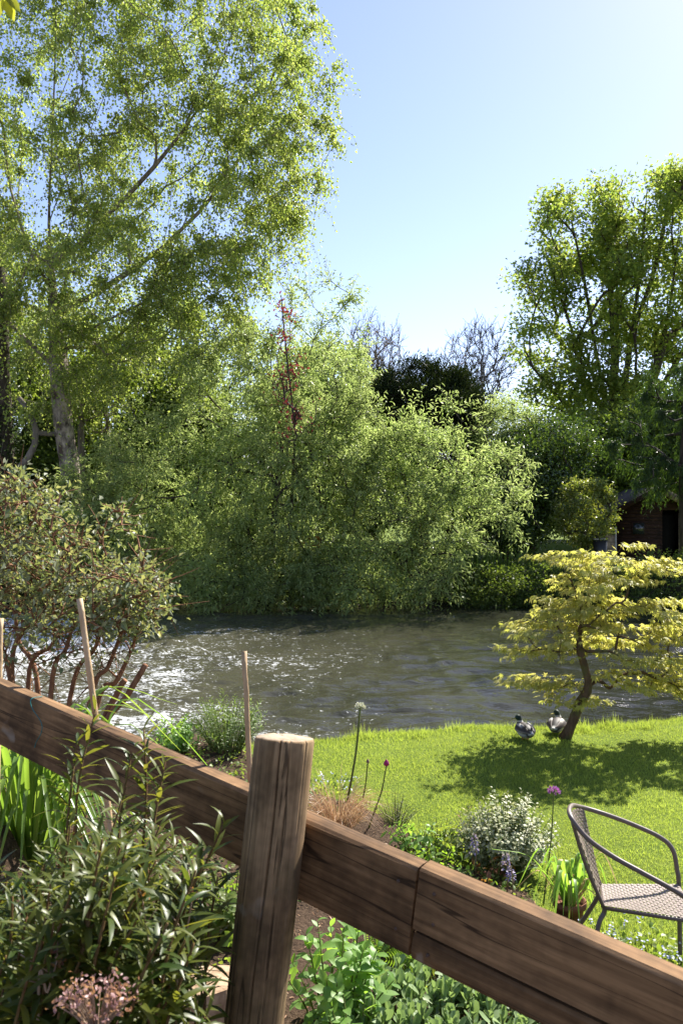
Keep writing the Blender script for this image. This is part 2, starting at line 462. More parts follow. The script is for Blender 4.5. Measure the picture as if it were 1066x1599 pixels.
# ------------------------------------------------------------------ terrain
RA = np.array([-0.944, 2.284]); RB = np.array([0.189, 1.462])      # fence line in plan
RN = np.array([0.822, 1.133]); RN /= np.linalg.norm(RN)           # away from the camera
def near_bank(x): return 8.98 + 0.19 * np.asarray(x) + 0.09 * np.sin(np.asarray(x) * 1.7) + 0.06 * np.sin(np.asarray(x) * 4.3 + 1) + 0.16 * (vnoise(np.asarray(x) * 3.1, np.asarray(x) * 0 + 4.5) - .5)
def far_bank(x):
    x = np.asarray(x, float)
    return 25.0 + 0.5 * np.sin(x * 0.35 + 0.5) + 0.25 * np.sin(x * 1.1) - 0.02 * x
def bed_edge(x):
    x = np.asarray(x, float)
    return np.clip(6.95 - 1.38 * x - 2.2 * np.maximum(0, x - 1.15), 2.2, 20) + 0.12 * np.sin(x * 5)
WATER_Z = -0.36
def ground_z(x, y):
    x = np.asarray(x, float); y = np.asarray(y, float)
    s = (x - RA[0]) * RN[0] + (y - RA[1]) * RN[1]
    z = (0.85 + 0.42 * sstep(-0.25, -0.85, x) * sstep(1.2, 1.9, y)) * (1 - sstep(0.08, 0.75, s))
    z = z + 0.5 * np.exp(-((x + 1.15) / .55) ** 2 - ((y - 2.95) / .45) ** 2) * sstep(0.1, 0.3, s)
    bed = 0.10 * sstep(0.15, -0.35, y - bed_edge(x)) * sstep(0.3, 0.8, s)
    z = z + bed + (vnoise(x * 6, y * 6) - .5) * 0.05 * sstep(0.1, -0.3, y - bed_edge(x))
    z += (vnoise(x * 0.9, y * 0.9, 2) - 0.5) * 0.05 * (y > 3)
    nb = near_bank(x); fb = far_bank(x)
    z = z - 1.3 * sstep(0.0, 0.75, y - nb)
    far = (-1.3) * (1 - sstep(-0.2, 0.9, y - fb)) + (0.62 + 0.012 * np.clip(y - 27, 0, 400) + (vnoise(x * .3, y * .3, 5) - .5) * 0.25) * sstep(-0.2, 0.9, y - fb)
    t = sstep(14, 18, y)
    return z * (1 - t) + far * t

def make_ground():
    xs = np.concatenate([[-900, -500, -250, -120, -60, -35, -24, -18], np.arange(-14, 14.01, 0.14), [18, 24, 35, 60, 120, 250, 500, 900]])
    ys = np.concatenate([[-60, -20, -8, -3], np.arange(-1, 12.5, 0.09), np.arange(12.5, 23, 0.8), np.arange(23, 29, 0.15), np.arange(29.5, 60, 1.0), [70, 90, 130, 200, 350, 600, 1200]])
    X, Y = np.meshgrid(xs, ys)
    Z = ground_z(X, Y)
    V = np.stack([X, Y, Z], -1).reshape(-1, 3)
    nx, ny = len(xs), len(ys)
    i = (np.arange(ny - 1)[:, None] * nx + np.arange(nx - 1)[None]).ravel()
    g = Geo(); g.add(V, quads=np.stack([i, i + 1, i + 1 + nx, i + nx], 1))
    m, nt, out = nt_new('ground_soil_and_grass')
    tc = nd(nt, 'ShaderNodeTexCoord'); pos = tc.outputs['Object']
    a = nd(nt, 'ShaderNodeAttribute', attribute_name='zone')
    sp = nd(nt, 'ShaderNodeSeparateColor'); nt.links.new(a.outputs['Color'], sp.inputs[0])
    n_s = noise(nt, pos, 2.2, 5, 0.6); n_f = noise(nt, pos, 45, 5, 0.7); n_m = noise(nt, pos, 9, 5, 0.7)
    soil = ramp(nt, n_f, [(0.3, (0.030, 0.020, 0.013)), (0.6, (0.095, 0.062, 0.040)), (0.75, (0.20, 0.15, 0.10))])
    grass = ramp(nt, mth(nt, 'ADD', mth(nt, 'MULTIPLY', n_f, 0.5), mth(nt, 'MULTIPLY', n_s, 0.5)), [(0.35, (0.085, 0.135, 0.018)), (0.62, (0.160, 0.205, 0.034))])
    bankc = ramp(nt, n_m, [(0.3, (0.018, 0.014, 0.009)), (0.7, (0.060, 0.055, 0.025))])
    f1 = mth(nt, 'ADD', sp.outputs[0], mth(nt, 'MULTIPLY', mth(nt, 'SUBTRACT', n_m, 0.5), 0.9))
    col = mixc(nt, ramp(nt, f1, [(0.45, 0.0), (0.55, 1.0)]), soil, grass)
    col = mixc(nt, sp.outputs[1], col, bankc)
    p = nd(nt, 'ShaderNodeBsdfPrincipled', i_Roughness=0.95); p.inputs['Specular IOR Level'].default_value = 0.1
    nt.links.new(col, p.inputs['Base Color'])
    b = nd(nt, 'ShaderNodeBump', i_Strength=0.9, i_Distance=0.03); nt.links.new(n_f, b.inputs['Height']); nt.links.new(b.outputs[0], p.inputs['Normal'])
    nt.links.new(p.outputs[0], out.inputs[0])
    o = g.build('ground', m, kind='structure', smooth=True)
    lawn = sstep(-0.10, 0.12, Y - bed_edge(X)) * (Y < 12) + (Y > 20)
    bank = sstep(0.02, 0.25, Y - near_bank(X)) * (Y < 14) + ((Y > 14) & (Y < far_bank(X) + 0.9)) * 1.0
    colr = np.stack([lawn, bank, lawn * 0, lawn * 0 + 1], -1).reshape(-1, 4).astype(np.float32)
    ca = o.data.color_attributes.new('zone', 'FLOAT_COLOR', 'POINT'); ca.data.foreach_set('color', colr.ravel())
    return o
make_ground()

def make_river():
    xs = np.concatenate([[-400, -150, -60, -30, -20], np.arange(-14.5, 12.6, 0.075), [18, 30, 60, 150, 400]])
    ys = np.concatenate([np.arange(7.6, 14, 0.055), np.arange(14, 20, 0.09), np.arange(20, 27.2, 0.14)])
    X, Y = np.meshgrid(xs, ys)
    left = sstep(3.5, -7.0, X)
    amp = 0.060 + 0.020 * left
    wx = X + 0.6 * vnoise(X * .5, Y * .5, 11); wy = Y + 0.8 * vnoise(X * .6, Y * .4, 12)
    Z = amp * ((vnoise(wx * 0.9, wy * 2.2, 1) - .5) * 1.6 + (.5 - np.abs(vnoise(wx * 1.9, wy * 4.2, 2) * 2 - 1)) * 0.9 + (vnoise(wx * 4.5, wy * 8.5, 3) - .5) * 0.5)
    foam_glints = 0.95 * sstep(-3.4, -7.2, X)
    foam_glints = np.maximum(foam_glints, 0.66 * np.exp(-((Y - 10.7 + 0.10 * X) / 0.85) ** 2) * sstep(-0.9, -2.6, X))
    foam_glints = np.maximum(foam_glints, 0.80 * np.exp(-((Y - 18.4 - 0.18 * X) / 1.7) ** 2) * sstep(-1.0, -6.0, X))
    foam_glints = np.maximum(foam_glints, 0.45 * np.exp(-((Y - 17.0 + 0.25 * (X + 3)) / 2.4) ** 2) * sstep(4.5, -2, X))
    foam_glints = np.maximum(foam_glints, 0.45 * sstep(4.0, -2.5, X) * sstep(22.5, 19, Y))  # mid-river specks: sun glints painted white together with the real foam
    foam_glints *= 0.55 + 0.75 * vnoise(X * 0.9, Y * 0.75, 8)
    foam_glints = np.clip(foam_glints, 0, 0.66) * sstep(24.0, 21.5, Y)
    Z += 0.10 * sstep(0.45, 0.95, foam_glints) * (vnoise(X * 3.5, Y * 4, 21) - 0.4)
    V = np.stack([X, Y, WATER_Z + Z], -1).reshape(-1, 3)
    nx, ny = len(xs), len(ys)
    i = (np.arange(ny - 1)[:, None] * nx + np.arange(nx - 1)[None]).ravel()
    g = Geo(); g.add(V, quads=np.stack([i, i + 1, i + 1 + nx, i + nx], 1))
    m, nt, out = nt_new('river_water')
    tc = nd(nt, 'ShaderNodeTexCoord'); pos = tc.outputs['Object']
    a = nd(nt, 'ShaderNodeAttribute', attribute_name='foam_glints')
    warp = mapping(nt, pos, (1.0, 1.7, 1.0), (0, 0, 0.15))
    n1 = noise(nt, warp, 2.6, 4, 0.6, 0.5); n2 = noise(nt, warp, 8.0, 3, 0.6, 0.4); n3 = noise(nt, warp, 26, 2)
    h = mth(nt, 'ADD', mth(nt, 'MULTIPLY', n1, 1.0), mth(nt, 'ADD', mth(nt, 'MULTIPLY', n2, 0.34), mth(nt, 'MULTIPLY', n3, 0.04)))
    fw = mapping(nt, pos, (1.0, 1.25, 1.0), (0, 0, 0.2))
    f1 = noise(nt, fw, 5.0, 6, 0.72, 1.2); f2 = noise(nt, fw, 14, 3, 0.7, 0.8)
    ff = mth(nt, 'ADD', mth(nt, 'MULTIPLY', f1, 0.55), mth(nt, 'MULTIPLY', f2, 0.45))
    thr = mth(nt, 'ADD', mth(nt, 'MULTIPLY', a.outputs['Fac'], 0.42), ff)
    fm = ramp(nt, thr, [(0.70, 0.0), (0.80, 1.0)])  # white mask: foam plus painted glint specks
    sepx = nd(nt, 'ShaderNodeSeparateXYZ'); nt.links.new(pos, sepx.inputs[0])
    silt = mth(nt, 'ADD', mth(nt, 'MULTIPLY', sepx.outputs[0], -0.13), noise(nt, pos, 0.45, 3), True)
    bc = mixc(nt, silt, (0.020, 0.021, 0.014), (0.066, 0.062, 0.040))
    w = nd(nt, 'ShaderNodeBsdfPrincipled', i_Roughness=0.03, i_IOR=1.333)
    nt.links.new(bc, w.inputs['Base Color'])
    b = nd(nt, 'ShaderNodeBump', i_Strength=0.8, i_Distance=0.035); nt.links.new(h, b.inputs['Height']); nt.links.new(b.outputs[0], w.inputs['Normal'])
    fo = nd(nt, 'ShaderNodeBsdfPrincipled', i_Roughness=0.6)
    fo.inputs['Base Color'].default_value = (0.62, 0.64, 0.65, 1); fo.inputs['Specular IOR Level'].default_value = 0.4
    b2 = nd(nt, 'ShaderNodeBump', i_Strength=1.0, i_Distance=0.05); nt.links.new(ff, b2.inputs['Height']); nt.links.new(b2.outputs[0], fo.inputs['Normal'])
    mx = nd(nt, 'ShaderNodeMixShader'); nt.links.new(fm, mx.inputs[0]); nt.links.new(w.outputs[0], mx.inputs[1]); nt.links.new(fo.outputs[0], mx.inputs[2])
    nt.links.new(mx.outputs[0], out.inputs[0])
    o = g.build('river_water', m, kind='structure')
    at = o.data.attributes.new('foam_glints', 'FLOAT', 'POINT'); at.data.foreach_set('value', foam_glints.ravel().astype(np.float32))
make_river()

# ------------------------------------------------------------------ trees
class Skel: pass
def grow(trunk, attractors, seg=0.7, asc=0.5, bend=0.45, wob=0.08, seed=1, R0=0.3, rtip=0.008, e=2.3, sag=0.0, mains=(), straight=0.35):
    rs = np.random.RandomState(seed)
    N = len(trunk) + len(attractors) * 40 + sum(len(m_) for m_ in mains)
    P = np.zeros((N, 3)); D = np.zeros((N, 3)); par = np.full(N, -1); n = 0
    trunk = np.asarray(trunk, float)
    td = norm(np.gradient(trunk, axis=0))
    for i in range(len(trunk)):
        P[n] = trunk[i]; D[n] = td[i]; par[n] = n - 1; n += 1
    branches = [list(range(len(trunk)))]
    start = max(1, int(len(trunk) * 0.25))
    for ml in mains:
        ml = np.asarray(ml, float); k = int(np.argmin(np.linalg.norm(P[:n] - ml[0], axis=1))); br = [k]; prev = k; mdir = norm(np.gradient(ml, axis=0))
        for i in range(1, len(ml)):
            P[n] = ml[i]; D[n] = mdir[i]; par[n] = prev; br.append(n); prev = n; n += 1
        branches.append(br)
    A = np.asarray(attractors)
    A = A[np.argsort(np.linalg.norm(A - trunk[len(trunk) // 2], axis=1))]
    for a in A:
        dv = a - P[start:n]; dist = np.linalg.norm(dv, axis=1) + 1e-6
        cosd = np.sum(dv * D[start:n], axis=1) / dist
        cost = dist * (1 + asc * np.maximum(0, 0.55 - dv[:, 2] / dist) + straight * (1 - cosd))
        k = start + int(np.argmin(cost))
        p0 = P[k]; d = np.linalg.norm(a - p0)
        if d < 0.15: continue
        m = max(2, min(30, int(math.ceil(d / seg))))
        ctrl = p0 + D[k] * d * bend + np.array([0, 0, d * 0.08])
        br = [k]; prev = k
        for j in range(1, m + 1):
            t = j / m
            q = (1 - t) ** 2 * p0 + 2 * t * (1 - t) * ctrl + t * t * a
            q = q + rs.normal(size=3) * wob * d / m * (1 if j < m else 0.3)
            q[2] -= sag * d * t * t
            P[n] = q; D[n] = norm(q - P[prev]); par[n] = prev; br.append(n); prev = n; n += 1
        branches.append(br)
    P, D, par = P[:n], D[:n], par[:n]
    cnt = np.zeros(n); nch = np.zeros(n)
    for i in range(1, n): nch[par[i]] += 1
    for i in range(n - 1, -1, -1):
        if nch[i] == 0: cnt[i] += 1
        if par[i] >= 0: cnt[par[i]] += cnt[i] + 0.04
    r = np.maximum(rtip, R0 * (cnt / cnt[0]) ** (1 / e))
    s = Skel(); s.P, s.D, s.r, s.br, s.par = P, D, r, branches, par
    return s

def skel_mesh(s, g_trunk, g_br, sides=7, rmin=0.0, flare=1.0, limbs=None, limb_r=9.0):
    for bi, br in enumerate(s.br):
        idx = np.array(br); rad = s.r[idx].copy(); pts = s.P[idx]
        if bi > 0:
            rad[0] = min(rad[0], rad[1] * 1.15)
        else: rad[0] *= flare
        if rad.max() < rmin: continue
        big = rad[0] > 0.06
        if bi > 0 and limbs is not None and rad[0] > limb_r:
            g = Geo(); g.tube(pts, rad, sides); limbs.append(g); continue
        (g_trunk if bi == 0 else g_br).tube(pts, rad, sides + 3 if bi == 0 else (sides if big else 4), cap=bi == 0)

def blob_pts(blobs, n, rs, shell=0.6):
    """points in a union of ellipsoids; each blob = (px, py, rx_px, ry_px, depth, depth radius[, weight])"""
    w = np.array([b[2] * b[3] * (b[6] if len(b) > 6 else 1.0) for b in blobs], float); w /= w.sum()
    out = []
    for b, k in zip(blobs, rs.multinomial(n, w)):
        v = norm(rs.normal(size=(k, 3))); rad = rs.rand(k, 1) ** (1 / 3.0)
        rad = 1 - (1 - rad) * (1 - shell * 0.6)
        v = v * rad
        c = PX(b[0], b[1], b[4]); s = b[4] / FPX
        out.append(c + v * np.array([b[2] * s, b[5], b[3] * s]))
    return np.concatenate(out)

def leaf_frames(n, rs, down=0.0, up=0.6, along=None, spread=1.0):
    d = rs.normal(size=(n, 3)) * spread
    if along is not None: d += along
    d[:, 2] -= down
    u = rs.normal(size=(n, 3)) * 0.6; u[:, 2] += up
    return frames(d, u)

def frame_w(P):
    x, y, d = toscreen(P)
    return np.where((x > -120) & (x < 1186) & (y > -90), 1.0, 0.35)

def foliage_clumps(g, s, n, tmpl, size, rs, rmax=0.05, sigma=0.35, down=0.3, up=0.7, along=0.6, clump=1.0, flat=0.75, dist=None):
    idx = np.where(s.r < rmax)[0]
    w = rs.gamma(0.9, 1.0, len(idx)) ** clump * frame_w(s.P[idx])
    ii = rs.choice(idx, n, p=w / w.sum())
    off = rs.normal(size=(n, 3)) * sigma; off[:, 2] *= flat
    P = s.P[ii] + off
    Fr = leaf_frames(n, rs, down, up, s.D[ii] * along + off / max(sigma, 1e-6) * 0.3)
    S = size * rs.uniform(0.65, 1.25, n)
    g.scatter(tmpl, P, Fr, S)

def foliage_twigs(g, gb, s, ntw, per, tmpl, size, rs, rmax=0.05, L=(0.4, 1.2), hang=1.0, out=0.5, rise=0.0, twig_r=0.0, twig_n=1500, jitter=0.04, droopleaf=0.6, spread=0.6, up=0.4):
    """twigs leaving the thin branches, with leaves along them"""
    idx = np.where(s.r < rmax)[0]
    w = rs.gamma(2.5, 1.0, len(idx)) * frame_w(s.P[idx])
    ii = rs.choice(idx, ntw, p=w / w.sum())
    p0 = s.P[ii]; d0 = norm(s.D[ii] + rs.normal(size=(ntw, 3)) * out + np.array([0, 0, rise]))
    Ls = rs.uniform(L[0], L[1], ntw)
    t = (np.arange(per) + 0.5) / per
    def at(t):
        return p0[:, None] + d0[:, None] * (Ls[:, None] * t * (1 - 0.45 * hang * t))[..., None] + np.array([0, 0, -1.0]) * (hang * Ls[:, None] * t * t * 0.75)[..., None]
    Pm = at(t[None, :])
    P = Pm.reshape(-1, 3); n = len(P)
    dd = np.gradient(Pm, axis=1).reshape(-1, 3); dd = norm(dd)
    side = norm(np.cross(dd, rs.normal(size=(n, 3))))
    dl = dd * spread + side * 0.8 + np.array([0, 0, -droopleaf])
    u = rs.normal(size=(n, 3)) * 0.7; u[:, 2] += up
    P = P + rs.normal(size=(n, 3)) * jitter
    g.scatter(tmpl, P, frames(dl, u), size * rs.uniform(0.65, 1.2, n))
    if twig_r > 0:
        pts = at(np.array([[0, 0.35, 0.7, 1.0]]))
        for k in range(min(ntw, twig_n)): gb.tube(pts[k], [twig_r, twig_r * .8, twig_r * .6, twig_r * .3], 3, cap=False)

def gz(x, y): return float(ground_z(np.array([x]), np.array([y]))[0])

def tree(name, label, cat, base, trunk, s, bark, fol, crown_mat, crown_name='crown', group=None, sides=7, flare=1.25, rmin=0.0, brmat=None, limb_r=9.0):
    t = thing(name, label, cat, base, group)
    gt, gb = Geo(), Geo(); limbs = []
    skel_mesh(s, gt, gb, sides, rmin, flare, limbs, limb_r)
    gc = Geo()
    if fol: fol(gc, gb)
    gt.build('trunk', bark, t)
    for g in limbs: g.build('limb', brmat or bark, t)
    if gb.n: gb.build('branches', brmat or bark, t, kind='stuff')
    if gc.n: gc.build(crown_name, crown_mat, t, kind='stuff', smooth=False)
    return t

def trunk_line(pts, n=14):
    pts = np.asarray(pts, float); k = np.linspace(0, 1, len(pts)); t = np.linspace(0, 1, n)
    from_ = np.stack([np.interp(t, k, pts[:, i]) for i in range(3)], 1)
    # smooth once
    f = from_.copy(); f[1:-1] = (from_[:-2] + 2 * from_[1:-1] + from_[2:]) / 4
    return f

# --- silver birch, far bank on the left
def birch():
    rs = np.random.RandomState(11); d = 26.5
    bx = (118 - 533) / FPX * d; base = np.array([bx, d, gz(bx, d) - 0.1])
    tr = trunk_line([base, PX(112, 740, d), PX(98, 660, d), PX(92, 560, d), PX(80, 430, d), PX(76, 330, d), PX(84, 180, d), PX(88, 40, d), PX(92, -120, d)], 26)
    blobs = [(110, 120, 190, 160, d, 4.0), (330, 70, 170, 150, d, 3.5), (420, 200, 110, 150, d, 3.0), (300, 300, 180, 130, d, 3.5), (80, 330, 170, 160, d, 4.2),
             (400, 360, 85, 70, d, 2.5), (200, 470, 190, 100, d, 4.0), (60, 560, 130, 100, d, 3.5, 1.1), (330, 460, 110, 80, d, 3.0), (190, 560, 130, 70, d, 2.5), (-90, 250, 110, 260, d, 4), (260, -60, 220, 80, d, 4)]
    A = blob_pts(blobs, 900, rs, 0.45)
    def ln(*p, dd=0.0): return trunk_line([PX(x, y, d + dd * k) for k, (x, y) in enumerate(p)], 10)
    mains = [ln((76, 335), (110, 270), (145, 200), (175, 120), (205, 40), (225, -60), dd=.2), ln((80, 430), (130, 370), (200, 310), (260, 240), (330, 150), (360, 60), (390, -30), dd=-.3),
             ln((88, 500), (160, 450), (260, 390), (340, 300), (385, 240), (405, 160), (420, 80), dd=.3), ln((90, 540), (170, 500), (250, 460), (340, 420), (400, 350), (450, 300), dd=-.4), ln((84, 460), (40, 380), (5, 250), (-20, 120), dd=.4),
             ln((330, 150), (400, 110), (460, 60), (500, 30)), ln((385, 240), (450, 200), (500, 150), (525, 110)), ln((84, 180), (120, 90), (150, 0), (170, -80), dd=-.3), ln((92, 580), (30, 520), (-30, 460), dd=-.6)]
    s = grow(tr, A, seg=0.8, asc=1.3, bend=0.30, wob=0.06, straight=1.0, seed=5, R0=0.30, rtip=0.008, e=1.5, mains=mains)
    t = thing('birch_tree', 'tall silver birch with drooping twigs and pale leaning trunk on far bank', 'tree', base)
    gt, gb = Geo(), Geo(); limbs = []; skel_mesh(s, gt, gb, 7, 0, 1.5, limbs, 0.06)
    gt.build('trunk', M['birchbark'], t)
    lb = bark_mat('birch_limb_bark', (0.09, 0.07, 0.05), (0.30, 0.26, 0.20), scale=6)
    for g in limbs: g.build('limb', lb, t)
    gc = Geo()
    foliage_twigs(gc, gb, s, 13500, 14, L_DIA, 0.098, rs, rmax=0.06, L=(0.4, 1.7), hang=0.8, out=0.9, jitter=0.06, spread=0.3, twig_r=0.007, twig_n=4000)
    gb.build('branches', lb, t, kind='stuff')
    gc.build('crown', M['birch'], t, kind='stuff', smooth=False)
    # the bare crooked low branch on the left
    g = Geo()
    g.tube([PX(30, 622, d - .6), PX(46, 642, d - .6), PX(57, 672, d - .6), PX(55, 695, d - .6), PX(45, 715, d - .6), PX(33, 730, d - .6)], [.08, .09, .10, .10, .11, .12], 7)
    g.tube([PX(57, 676, d - .6), PX(75, 678, d - .4), PX(95, 679, d), PX(108, 670, d)], [.09, .08, .09, .06], 7)
    g.build('limb', M['greybark'], t)
birch()

# --- willows on the far bank
def willow(name, label, d, basepx, stems, blobs, nA, ntw, per, seed, group=None, R0=0.13, rise=0.35, L=(0.4, 1.3), size=0.155, tops=()):
    rs = np.random.RandomState(seed)
    bx = (basepx - 533) / FPX * d
    base = np.array([bx, d, gz(bx, d) - 0.15])
    tr = trunk_line([base] + [PX(x, y, d + dd) for x, y, dd in stems], 12)
    A = blob_pts(blobs, nA, rs, 0.55)
    A[:, 2] = np.maximum(A[:, 2], -0.1)
    if len(tops): A = np.concatenate([A, np.array([PX(x, y, d) for x, y in tops])])
    s = grow(tr, A, seg=0.5, asc=0.6, bend=0.55, wob=0.12, seed=seed, R0=R0, rtip=0.010, sag=0.02)
    def fol(gc, gb):
        foliage_twigs(gc, gb, s, ntw, per, L_LANCE, size, rs, rmax=0.05, L=L, hang=0.35, out=0.8, rise=rise, jitter=0.05, droopleaf=0.25, spread=0.7, twig_r=0.006, twig_n=1200)
    return tree(name, label, 'tree', base, tr, s, M['bark'], fol, M['willow'], 'crown', group, rmin=0.0)
d0 = 24.8
willow('willow_tree', 'large bushy pale green willow in the middle overhanging the river', d0, 420, [(425, 830, 0), (440, 700, .3), (450, 560, .5), (455, 480, .5)],
       [(300, 800, 140, 110, d0, 1.7), (450, 760, 150, 130, d0, 1.8), (470, 610, 100, 110, d0 + .5, 1.6), (380, 620, 120, 100, d0 + .5, 1.6), (330, 900, 100, 45, d0 - 1, 1.4), (430, 905, 90, 45, d0 - 1, 1.5), (250, 720, 80, 100, d0 + .5, 1.5), (520, 590, 50, 60, d0, 2), (540, 700, 70, 90, d0, 1.5), (330, 930, 70, 25, d0 - 1.9, .8), (440, 930, 70, 25, d0 - 1.9, .8), (520, 915, 40, 30, d0 - 1.7, .8), (400, 870, 120, 35, d0 - .6, .9), (540, 865, 60, 35, d0 - .6, .8, .6), (575, 720, 60, 80, d0 + .3, 1.2), (180, 770, 80, 80, d0 + .4, 1.2), (440, 770, 75, 90, d0 - 1.4, .7, .8)],
       560, 6300, 12, 21, R0=0.10, tops=[(475, 450), (500, 440), (530, 450), (545, 470), (455, 470), (515, 500), (490, 480), (560, 540), (420, 520)])
willow('willow_tree', 'smaller open willow right of the middle with dark forked stems', d0 - 0.3, 655, [(652, 860, 0), (640, 790, .1), (625, 730, .2)],
       [(640, 740, 90, 80, d0 - .3, 1.3), (700, 800, 85, 75, d0 - .3, 1.3), (600, 800, 80, 90, d0 - .5, 1.3), (685, 660, 40, 35, d0, .9, .6), (560, 890, 90, 40, d0 - 1, 1.2), (660, 905, 70, 35, d0 - 1, 1.0, .6), (770, 760, 50, 70, d0, 1.4)],
       250, 2000, 12, 22, R0=0.08, tops=[(688, 610), (640, 640), (720, 640), (760, 680)])
willow('willow_bush', 'low willow bush on far bank below the birch trunk', d0, 215, [(215, 850, 0), (210, 800, 0)],
       [(210, 850, 90, 70, d0, 1.6), (160, 800, 70, 60, d0 + .5, 1.6), (270, 905, 60, 35, d0 - .7, 1.2)], 120, 1200, 12, 23, R0=0.05)

# --- copper-leaved sprays among the willow
def copper():
    rs = np.random.RandomState(31); d = 22.5
    base = np.array([(452 - 533) / FPX * 25.6, 25.6, gz((452 - 533) / FPX * 25.6, 25.6) - .1])
    tr = trunk_line([base, PX(455, 780, d + 1.8), PX(462, 680, d + 1.2), PX(448, 560, d + .8), (PX(440, 480, d + .2))], 14)
    A = np.concatenate([blob_pts([(452, 590, 22, 130, d, .5), (482, 640, 22, 35, d, .4)], 40, rs), np.array([PX(438, 462, d), PX(470, 625, d), PX(452, 690, d)])])
    s = grow(tr, A, seg=0.3, seed=3, R0=0.045, rtip=0.008)
    def fol(gc, gb): foliage_clumps(gc, s, 480, L_OVAL, 0.11, rs, rmax=0.05, sigma=0.14, clump=2.0)
    tree('copper_leaved_tree', 'slender red-leaved tree showing through the willow', 'tree', base, tr, s, M['bark'], fol, M['copper'])
copper()

# --- sycamore on the right
def sycamore():
    rs = np.random.RandomState(41); d = 47.0
    bx = (962 - 533) / FPX * d
    base = np.array([bx, d, gz(bx, d) - 0.1])
    tr = trunk_line([base, PX(962, 760, d), PX(958, 680, d), PX(956, 560, d), PX(952, 440, d), PX(945, 340, d)], 18)
    blobs = [(1000, 335, 100, 60, d, 4.2), (905, 350, 62, 70, d, 3.6), (850, 450, 55, 45, d, 3.0), (855, 535, 52, 36, d, 3.0), (930, 450, 70, 80, d, 4.0), (1030, 460, 80, 90, d, 4.2),
             (1075, 340, 80, 80, d, 4), (890, 600, 55, 32, d - 1, 3), (1040, 590, 60, 50, d, 4), (1140, 430, 80, 120, d, 4), (930, 640, 60, 40, d - 2, 2), (1010, 640, 60, 40, d - 2, 2), (900, 680, 70, 50, d - 2, 2.5), (1000, 720, 90, 50, d - 2, 2.5), (850, 620, 40, 30, d - 1, 2), (960, 580, 70, 40, d - 2, 2)]
    A = blob_pts(blobs, 560, rs, 0.8)
    def ln(*p, dd=0.0): return trunk_line([PX(x, y, d + dd * k) for k, (x, y) in enumerate(p)], 12)
    mains = [ln((960, 700), (972, 620), (985, 520), (1000, 420), (1005, 340), (1010, 290), dd=.3), ln((958, 690), (940, 610), (925, 520), (910, 430), (890, 340), dd=-.3), ln((962, 720), (1000, 650), (1030, 560), (1050, 450), (1060, 340), dd=-.3),
             ln((962, 715), (1010, 640), (1060, 560), (1110, 460), (1140, 380), dd=.4), ln((956, 620), (965, 520), (960, 420), (965, 330), (960, 280), dd=.5), ln((956, 660), (915, 600), (880, 540), (840, 480), (810, 440), dd=.4), ln((940, 610), (900, 540), (870, 450), (850, 390), dd=-.5),
             ln((985, 520), (1020, 430), (1040, 330), (1050, 270), dd=.4), ln((958, 700), (910, 660), (860, 610), (820, 560), dd=-.5)]
    s = grow(tr, A, seg=0.8, asc=1.2, bend=0.3, wob=0.05, straight=1.2, seed=8, R0=0.62, rtip=0.016, e=1.9, mains=mains)
    def fol(gc, gb):
        foliage_clumps(gc, s, 66000, L_STAR, 0.15, rs, rmax=0.085, sigma=0.5, down=0.5, up=0.8, clump=1.1, flat=0.6)
    tree('sycamore_tree', 'tall sycamore with bare dark upright limbs under yellow-green crown', 'tree', base, tr, s, M['bark'], fol, M['sycamore'], limb_r=0.10)
sycamore()

# --- bare trees against the sky
def bare(label, d, px, top, rx, seed, ry):
    rs = np.random.RandomState(seed)
    bx = (px - 533) / FPX * d; base = np.array([bx, d, gz(bx, d)])
    tr = trunk_line([base, PX(px, 700, d), PX(px + 4, top + ry * 1.6, d), PX(px + 2, top + ry, d)], 14)
    A = blob_pts([(px, top + ry, rx, ry, d, rx * d / FPX), (px, top + ry * 1.6, rx * .8, ry * .8, d, rx * d / FPX * .8)], 620, rs, 0.0)
    s = grow(tr, A, seg=0.5, asc=1.4, bend=0.25, wob=0.04, straight=1.6, seed=seed, R0=0.20, rtip=0.012, e=1.8)
    def fol(gc, gb):
        idx = np.where(s.r < 0.04)[0]
        for k in rs.choice(idx, 900):
            p = s.P[k]; dd = norm(s.D[k] + rs.normal(size=3) * .5 + np.array([0, 0, .3])); L = rs.uniform(.3, .8)
            gb.tube([p, p + dd * L * .5, p + dd * L + rs.normal(size=3) * .05], [.012, .010, .007], 3, cap=False)
        foliage_clumps(gc, s, 500, L_DIA, 0.07, rs, rmax=0.03, sigma=.15)
    tree('bare_tree', label, 'tree', base, tr, s, M['greybark'], fol, M['red_leaf'], 'buds')
bare('bare twiggy tree against sky between yew and sycamore', 42, 748, 502, 62, 51, 62)
bare('bare twiggy tree against sky behind the willow top', 44, 585, 490, 48, 52, 62)

# --- yew
def yew():
    rs = np.random.RandomState(61); d = 33
    bx = (655 - 533) / FPX * d; base = np.array([bx, d, gz(bx, d)])
    tr = trunk_line([base, PX(655, 740, d), PX(655, 660, d), PX(650, 600, d)], 10)
    A = blob_pts([(655, 625, 75, 58, d, 2.2), (615, 650, 50, 55, d, 2), (705, 650, 50, 50, d, 2), (655, 730, 100, 60, d, 2.4)], 300, rs, 0.9)
    s = grow(tr, A, seg=0.5, seed=9, R0=0.35, rtip=0.012)
    def fol(gc, gb): foliage_clumps(gc, s, 70000, L_NEED, 0.25, rs, rmax=0.12, sigma=0.26, down=-0.3, up=0.3, along=1.2)
    tree('yew_tree', 'dark rounded yew rising behind the small willow', 'tree', base, tr, s, M['bark'], fol, M['yew'])
yew()

